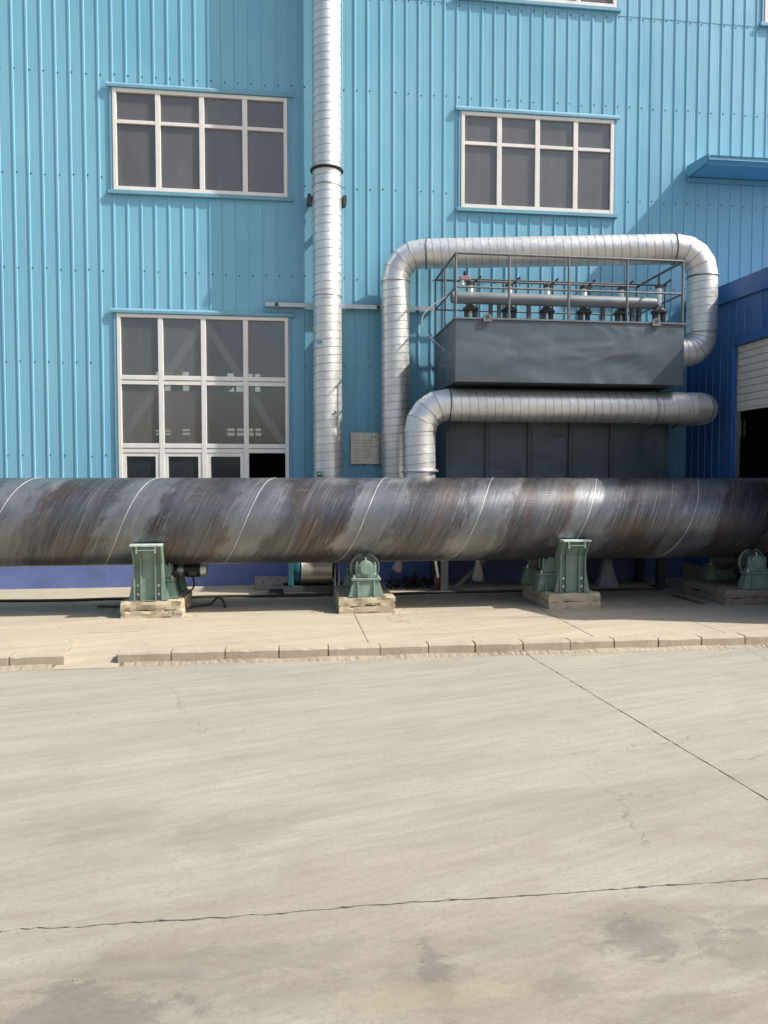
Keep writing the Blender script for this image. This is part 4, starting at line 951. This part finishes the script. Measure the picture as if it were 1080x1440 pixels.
MB().lathe((g0.x + .081, gy, gz), (g0.x + .15, gy, gz), [(0, .06), (.3, .06), (.3, .075), (.6, .075), (.6, .065), (1, .065)], 20).build('coupling', 'galv', gm)
xa_, xb_ = g0.x + .151, g1.x - .075; mo = MB().cyl((xa_, gy, gz), (xb_, gy, gz), .072, n=24).build('motor_body', 'motor', gm, smooth=True)
fi = MB()
for k in range(20):
    a = 2 * math.pi * k / 20; e = Vector((0, math.cos(a), math.sin(a)))
    MB().bar(Vector((xa_ + .02, gy, gz)) + e * .078, Vector((xb_ - .01, gy, gz)) + e * .078, .006, .018, e).build('cooling_fin', 'motor', mo)
MB().lathe((xb_, gy, gz), (g1.x, gy, gz), [(0, .088), (.75, .09), (.85, .085), (1, .07)], 24).build('fan_cowl', 'galv', gm, smooth=True)
MB().box(xa_ + .06, xa_ + .15, gy - .10, gy - .04, gz - .06, gz + .0).build('terminal_box', 'motor', gm, bevel=.006)
tb = Vector((xa_ + .10, gy - .07, gz - .06)); e_ = at(258, 838, 8.75); e_.z = BKT + .01
pts = [tb + (e_ - tb) * t + Vector((.06 * math.sin(math.pi * t), 0, -.02 * math.sin(math.pi * t))) for t in [k / 12 for k in range(13)]]
pts += [e_ + Vector((.02, -.02, -.08)), e_ + Vector((.05, -.04, -.165))]
MB().tube(pts, .010, 8).build('power_cable', 'black', gm)

# blower set behind the pipe
by = 10.05; b0, b1 = at(405, 820, by), at(478, 820, by); bz0 = at(440, 821, by).z; bzt = at(440, 780, by).z
bl = thing('blower', (b0.x, by, SW), 'blower with dusty galvanised drum and teal end frame behind the pipe', 'blower')
rD = (bzt - bz0) / 2 + .02; zc_ = bz0 + rD
x_ = at(423, 800, by).x; x2 = at(466, 800, by).x
MB().box(b0.x, b0.x + .07, by - rD, by + rD, bz0, bzt + .06).build('end_frame', 'teal', bl, bevel=.01)
MB().lathe((b0.x + .071, by, zc_), (x_ - .012, by, zc_), [(0, rD * .95), (.2, rD), (.8, rD), (1, rD * .93)], 32).build('teal_ring', 'teal', bl, smooth=True)
MB().lathe((x_, by, zc_), (x2, by, zc_), [(0, rD), (.02, rD + .006), (.06, rD), (.94, rD), (.98, rD + .006), (1, rD)], 36).build('drum', 'sheet', bl, smooth=True)
MB().lathe((x2 + .001, by, zc_), (x2 + .07, by, zc_), [(0, rD * .6), (.5, rD * .6), (.5, rD * .9), (1, rD * .95)], 30).build('fan_guard', 'dark', bl, smooth=True)
for s in (-1, 1): MB().prism([(x2 + .02 + (.05 if s > 0 else 0), by - rD - .005, bz0), (x2 + .05 + (.05 if s > 0 else 0), by - rD - .005, bz0), (x2 + .035 + (.05 if s > 0 else 0), by - rD * .9, zc_ + .08)], (0, .05, 0)).build('bracket', 'sheet', bl)
fb = MB(); xe2 = b1.x + .42
for yy in (by - rD, by + rD - .06): fb.box(b0.x - .06, xe2, yy, yy + .06, bz0 - .085, bz0 - .001)
fb.build('base_channel', 'dark', bl)
MB().box(b0.x - .055, xe2 - .01, by - rD - .012, by - rD - .001, bz0 - .087, bz0 - .080).build('channel_lip', 'rail', bl)
box('skid', 'heap', bl, b0.x - .25, xe2 - .1, by - rD + .02, by + rD - .02, SW, bz0 - .09)
for q in (0, 1): box('foot', 'dark', bl, (b0.x, xe2 - .15)[q], (b0.x + .1, xe2 - .05)[q], by - rD - .02, by + rD, SW - .001, SW + .02)
bp = MB(); a = at(358, 812, 10.45); b = at(404, 822, 10.45)
bp.box(a.x, b.x + .1, 10.35, 10.6, SW, SW + .02); bp.hexa([(a.x, 10.45, SW + .02), (b.x + .1, 10.45, SW + .02), (b.x + .1, 10.5, SW + .02), (a.x, 10.5, SW + .02)], [(a.x, 10.5, SW + .16), (b.x + .1, 10.5, SW + .15), (b.x + .1, 10.55, SW + .15), (a.x, 10.55, SW + .16)])
tag(bp.build('old_board', 'plank'), 'weathered grey board propped at the blue plinth beside the blower', 'board')

# ------------------------------------------------------------------ small things
def ground_line(pts, r, name, mat, label, cat, z=SW, n=8):
    out = []
    for i, (px, py) in enumerate(pts): v = atz(px, py, z); out.append(Vector((v.x, v.y, z + r + .001)))
    sm = []
    for i in range(len(out) - 1):
        for k in range(8): t = k / 8; sm.append(out[i].lerp(out[i + 1], t) + Vector((0, .004 * math.sin(i * 2 + k), 0)))
    sm.append(out[-1]); return tag(MB().tube(sm, r, n).build(name, mat, smooth=True), label, cat)
hy = 9.72
hp = [Vector((-9 + k * .4, hy + .03 * math.sin(k * .7) + .02 * math.sin(k * 1.9), SW + .019)) for k in range(36)]
tag(MB().tube(hp, .018, 8).build('ground_hose', 'hose', smooth=True), 'long thin dark hose running along the ground behind the blocks', 'hose')
ground_line([(137, 854.5), (150, 854.5), (168, 855)], .016, 'short_rod', 'rust', 'short rusty rod lying at the edge of the first block', 'rod')
pts = [atz(x, y, SW) for x, y in ((262, 857), (280, 853), (296, 851), (306, 847), (313, 850), (317, 855))]
pts = [p + Vector((0, 0, .012 + (.05 if i in (3, 4) else .0))) for i, p in enumerate(pts)]
sm = []
for i in range(len(pts) - 1):
    for k in range(5): sm.append(pts[i].lerp(pts[i + 1], k / 5))
sm.append(pts[-1]); tag(MB().tube(sm, .013, 8).build('loose_cable', 'hose', smooth=True), 'loose curled cable on the ground beside the first block', 'cable')
pts = [atz(x, y, SW) for x, y in ((1020, 833), (1045, 829), (1062, 829), (1056, 836), (1040, 841), (1024, 848))]
pts = [p + Vector((0, 0, .02 + (.10 if i in (2, 3) else .02 if i in (1, 4) else 0))) for i, p in enumerate(pts)]; sm = []
for i in range(len(pts) - 1):
    for k in range(6): sm.append(pts[i].lerp(pts[i + 1], k / 6))
sm.append(pts[-1]); tag(MB().tube(sm, .018, 8).build('bent_strap', 'rust', smooth=True), 'bent strap curling up in the shade beside the stained block', 'strap')
a, b = atz(947, 838, SW), atz(988, 850, SW); tag(MB().bar(a + Vector((0, 0, .012)), b + Vector((0, 0, .012)), .05, .022).build('flat_bar', 'rust'), 'dark flat bar lying in the shade before the annex', 'bar')
# plastic bag hung on the brace
ba = at(668, 785, 9.90); m = MB(); n = 26; V = []; prof = [(0, .02), (.12, .03), (.3, .045), (.5, .07), (.7, .095), (.88, .105), (.97, .085), (1.0, .03)]
for (t, r) in prof:
    for i in range(n):
        g_ = 2 * math.pi * i / n; rr = r * .72 * (1 + .10 * math.sin(3 * g_ + t * 6) + .06 * math.sin(7 * g_ - t * 9)); V.append((ba.x + .02 + math.cos(g_) * rr + .02 * t, 9.86 + math.sin(g_) * rr * .45, ba.z + .03 - .34 * t))
m.add(V, [(j * n + i, j * n + (i + 1) % n, (j + 1) * n + (i + 1) % n, (j + 1) * n + i) for j in range(len(prof) - 1) for i in range(n)] + [tuple(range(n))[::-1], tuple((len(prof) - 1) * n + i for i in range(n))])
tag(m.build('plastic_bag', 'plastic', smooth=True), 'cloudy plastic bag hanging on the diagonal brace under the pipe', 'bag')
wa = at(561, 796, 10.4); m = MB().lathe((wa.x - .04, 10.4, wa.z - .06), (wa.x + .02, 10.38, wa.z + .07), [(0, .075), (.1, .078), (.55, .068), (.85, .04), (1, .015)], 18)
wl_ = m.build('pale_dome', 'plastic', smooth=True); tag(wl_, 'small pale dome hanging at the dark plinth behind the pipe', 'dome')  # pale hanging lump of unknown use; it gives no light
MB().cyl((wa.x, 10.39, wa.z + .06), (wa.x + .01, 10.39, 1.0), .006, n=6).build('cord', 'hose', wl_)
bk = atz(616, 829, SW); bt_ = at(616, 826, bk.y)
st = thing('brick_stack', (bk.x, bk.y, SW), 'small red brick set on a thin plate beside the box leg', 'brick')
box('plate', 'rust', st, bk.x - .09, bk.x + .07, bk.y - .06, bk.y + .08, SW, SW + .05); MB().box(bk.x - .045, bk.x + .035, bk.y - .03, bk.y + .05, SW + .051, SW + .19).build('brick', 'brick', st, bevel=.006)
tag(MB().bar(at(612, 787, 9.85), at(616, 812, 9.85), .03, .012, (0, 1, 0)).build('hanging_strip', 'galv'), 'narrow pale metal strip hanging beside the box leg', 'strip')
# dark heap of netting
hp_ = MB(); hc = at(582, 826, 10.35)
for k in range(260):
    a = rnd(0, 6.28); rr = rnd(0, 1) ** .6; q_ = Vector((hc.x - .02 + math.cos(a) * rr * .36, 10.38 + math.sin(a) * rr * .2, SW + rnd(0, .20) * (1 - rr * .7)))
    d_ = Vector((rnd(-1, 1), rnd(-1, 1), rnd(-.6, 1))).normalized() * rnd(.04, .10); hp_.bar(q_, q_ + d_, rnd(.008, .03), .006)
tag(hp_.build('netting_heap', 'heap'), 'heap of dark netting and scraps on the floor behind the bearing', 'heap', kind='stuff')
# plaque and exit sign on the wall
pa, pb_ = at(493, 608, WALL_Y - .03), at(536, 653, WALL_Y - .03)
pq = MB().box(pa.x, pb_.x, WALL_Y - .04, WALL_Y - .022, pb_.z, pa.z).build('wall_plaque', 'steel_plate', bevel=.003); tag(pq, 'small brushed steel plaque with engraved lines on the blue wall', 'plaque')
ink = MB(); wq, hq = pb_.x - pa.x, pa.z - pb_.z
def glyph(x, z, s, rg):
    for k in range(3): zz = z + s * (.15 + .35 * k); ink.box(x + s * rg.uniform(0, .2), x + s * rg.uniform(.6, .85), WALL_Y - .0415, WALL_Y - .0405, zz, zz + s * .11)
    xx = x + s * rg.uniform(.3, .5); ink.box(xx, xx + s * .11, WALL_Y - .0418, WALL_Y - .0408, z + s * .05, z + s * .95)
rg_ = random.Random(5)
for k in range(2): glyph(pa.x + wq * (.66 + .12 * k), pa.z - hq * .19, hq * .075, rg_)
for r_ in range(8):
    x = pa.x + wq * (.1 if r_ else .12); lim = (.92, .68, .86, .76, .68, .66, .66, .25)[r_]
    c = 0
    while x < pa.x + wq * lim:
        if not (c == 4): glyph(x, pa.z - hq * (.285 + .088 * r_), hq * .04, rg_)
        x += hq * .047; c += 1
ink.build('engraved_text', 'ink', pq)
ea = at(449, 667, DY - DR - .03); es = .046
ex = MB().box(ea.x - es, ea.x + es, DY - DR - .035, DY - DR - .025, ea.z - es, ea.z + es).build('exit_sign', 'sign_white'); tag(ex, 'small green and white square sign low on the tall stack', 'sign')
ey = DY - DR - .0365
MB().box(ea.x - es * .86, ea.x + es * .86, ey, ey + .001, ea.z - es * .86, ea.z + es * .86).build('green_field', 'sign_green', ex)
pp = [(-.55, .05), (-.2, .35), (.25, .35), (.6, .55), (.65, .3), (.3, .1), (.15, -.1), (-.1, .1), (-.5, -.2)]
MB().prism([(ea.x + a * es, ey - .001, ea.z + b * es) for a, b in pp], (0, .0008, 0)).build('white_figure', 'sign_white', ex)
MB().box(ea.x - .01, ea.x + .01, DY - DR - .026, DY - DR + .05, ea.z - .01, ea.z + .01).build('clip', 'galv', ex)

# loose grit and litter on the ground, weeds at the block
gr = MB()
def pebble(x, y, z, s):
    V = [Vector((x, y, z)) + Vector((a * s * rnd(.6, 1.2), b * s * rnd(.6, 1.2), c * s * rnd(.5, 1.0))) for (a, b, c) in ((1, 0, .2), (-1, 0, .25), (0, 1, .2), (0, -1, .25), (0, 0, .9), (0, 0, -.2))]
    gr.add(V, [(0, 2, 4), (2, 1, 4), (1, 3, 4), (3, 0, 4), (2, 0, 5), (1, 2, 5), (3, 1, 5), (0, 3, 5)])
for k in range(4200):
    x = rnd(-4.2, 7); pebble(x, KERB_Y - abs(random.gauss(0, .05)) - .004, 0, rnd(.002, .008))
for k in range(420): pebble(rnd(-4, 7), rnd(1.2, 6.7), 0, rnd(.0015, .005))
for k in range(300): pebble(rnd(-5, 6), rnd(7.0, 10.6), SW, rnd(.003, .010))
for i in range(4):
    for k in range(60): pebble(SX[i] + rnd(-.6, .6), BKF + random.gauss(.0, .12) - .03, SW, rnd(.003, .014))
tag(gr.build('loose_grit', 'stone'), 'loose grit and pebbles scattered along the kerb and pavement', 'grit', kind='stuff')
for (px, py, lab, s) in ((238, 868, 'dry weed tuft growing at the foot of the first block', 1.0), (255, 862, 'small dry weed at the corner of the first block', .7)):
    c = atz(px, py, SW); m = MB()
    for k in range(46):
        a = rnd(0, 6.28); l = rnd(.04, .13) * s; o = c + Vector((rnd(-.09, .09) * s, rnd(-.02, .02), 0)); d_ = Vector((math.cos(a) * rnd(.2, .9), math.sin(a) * .3 - .2, rnd(.5, 1.0))) * l
        w = Vector((-math.sin(a), math.cos(a), 0)) * .004; m.add([o - w, o + w, o + d_ * .6 + w * .8, o + d_ + Vector((0, 0, -l * .15)), o + d_ * .6 - w * .8], [(0, 1, 2, 3, 4)])
    tag(m.build('dry_weed', 'weed'), lab, 'weed')
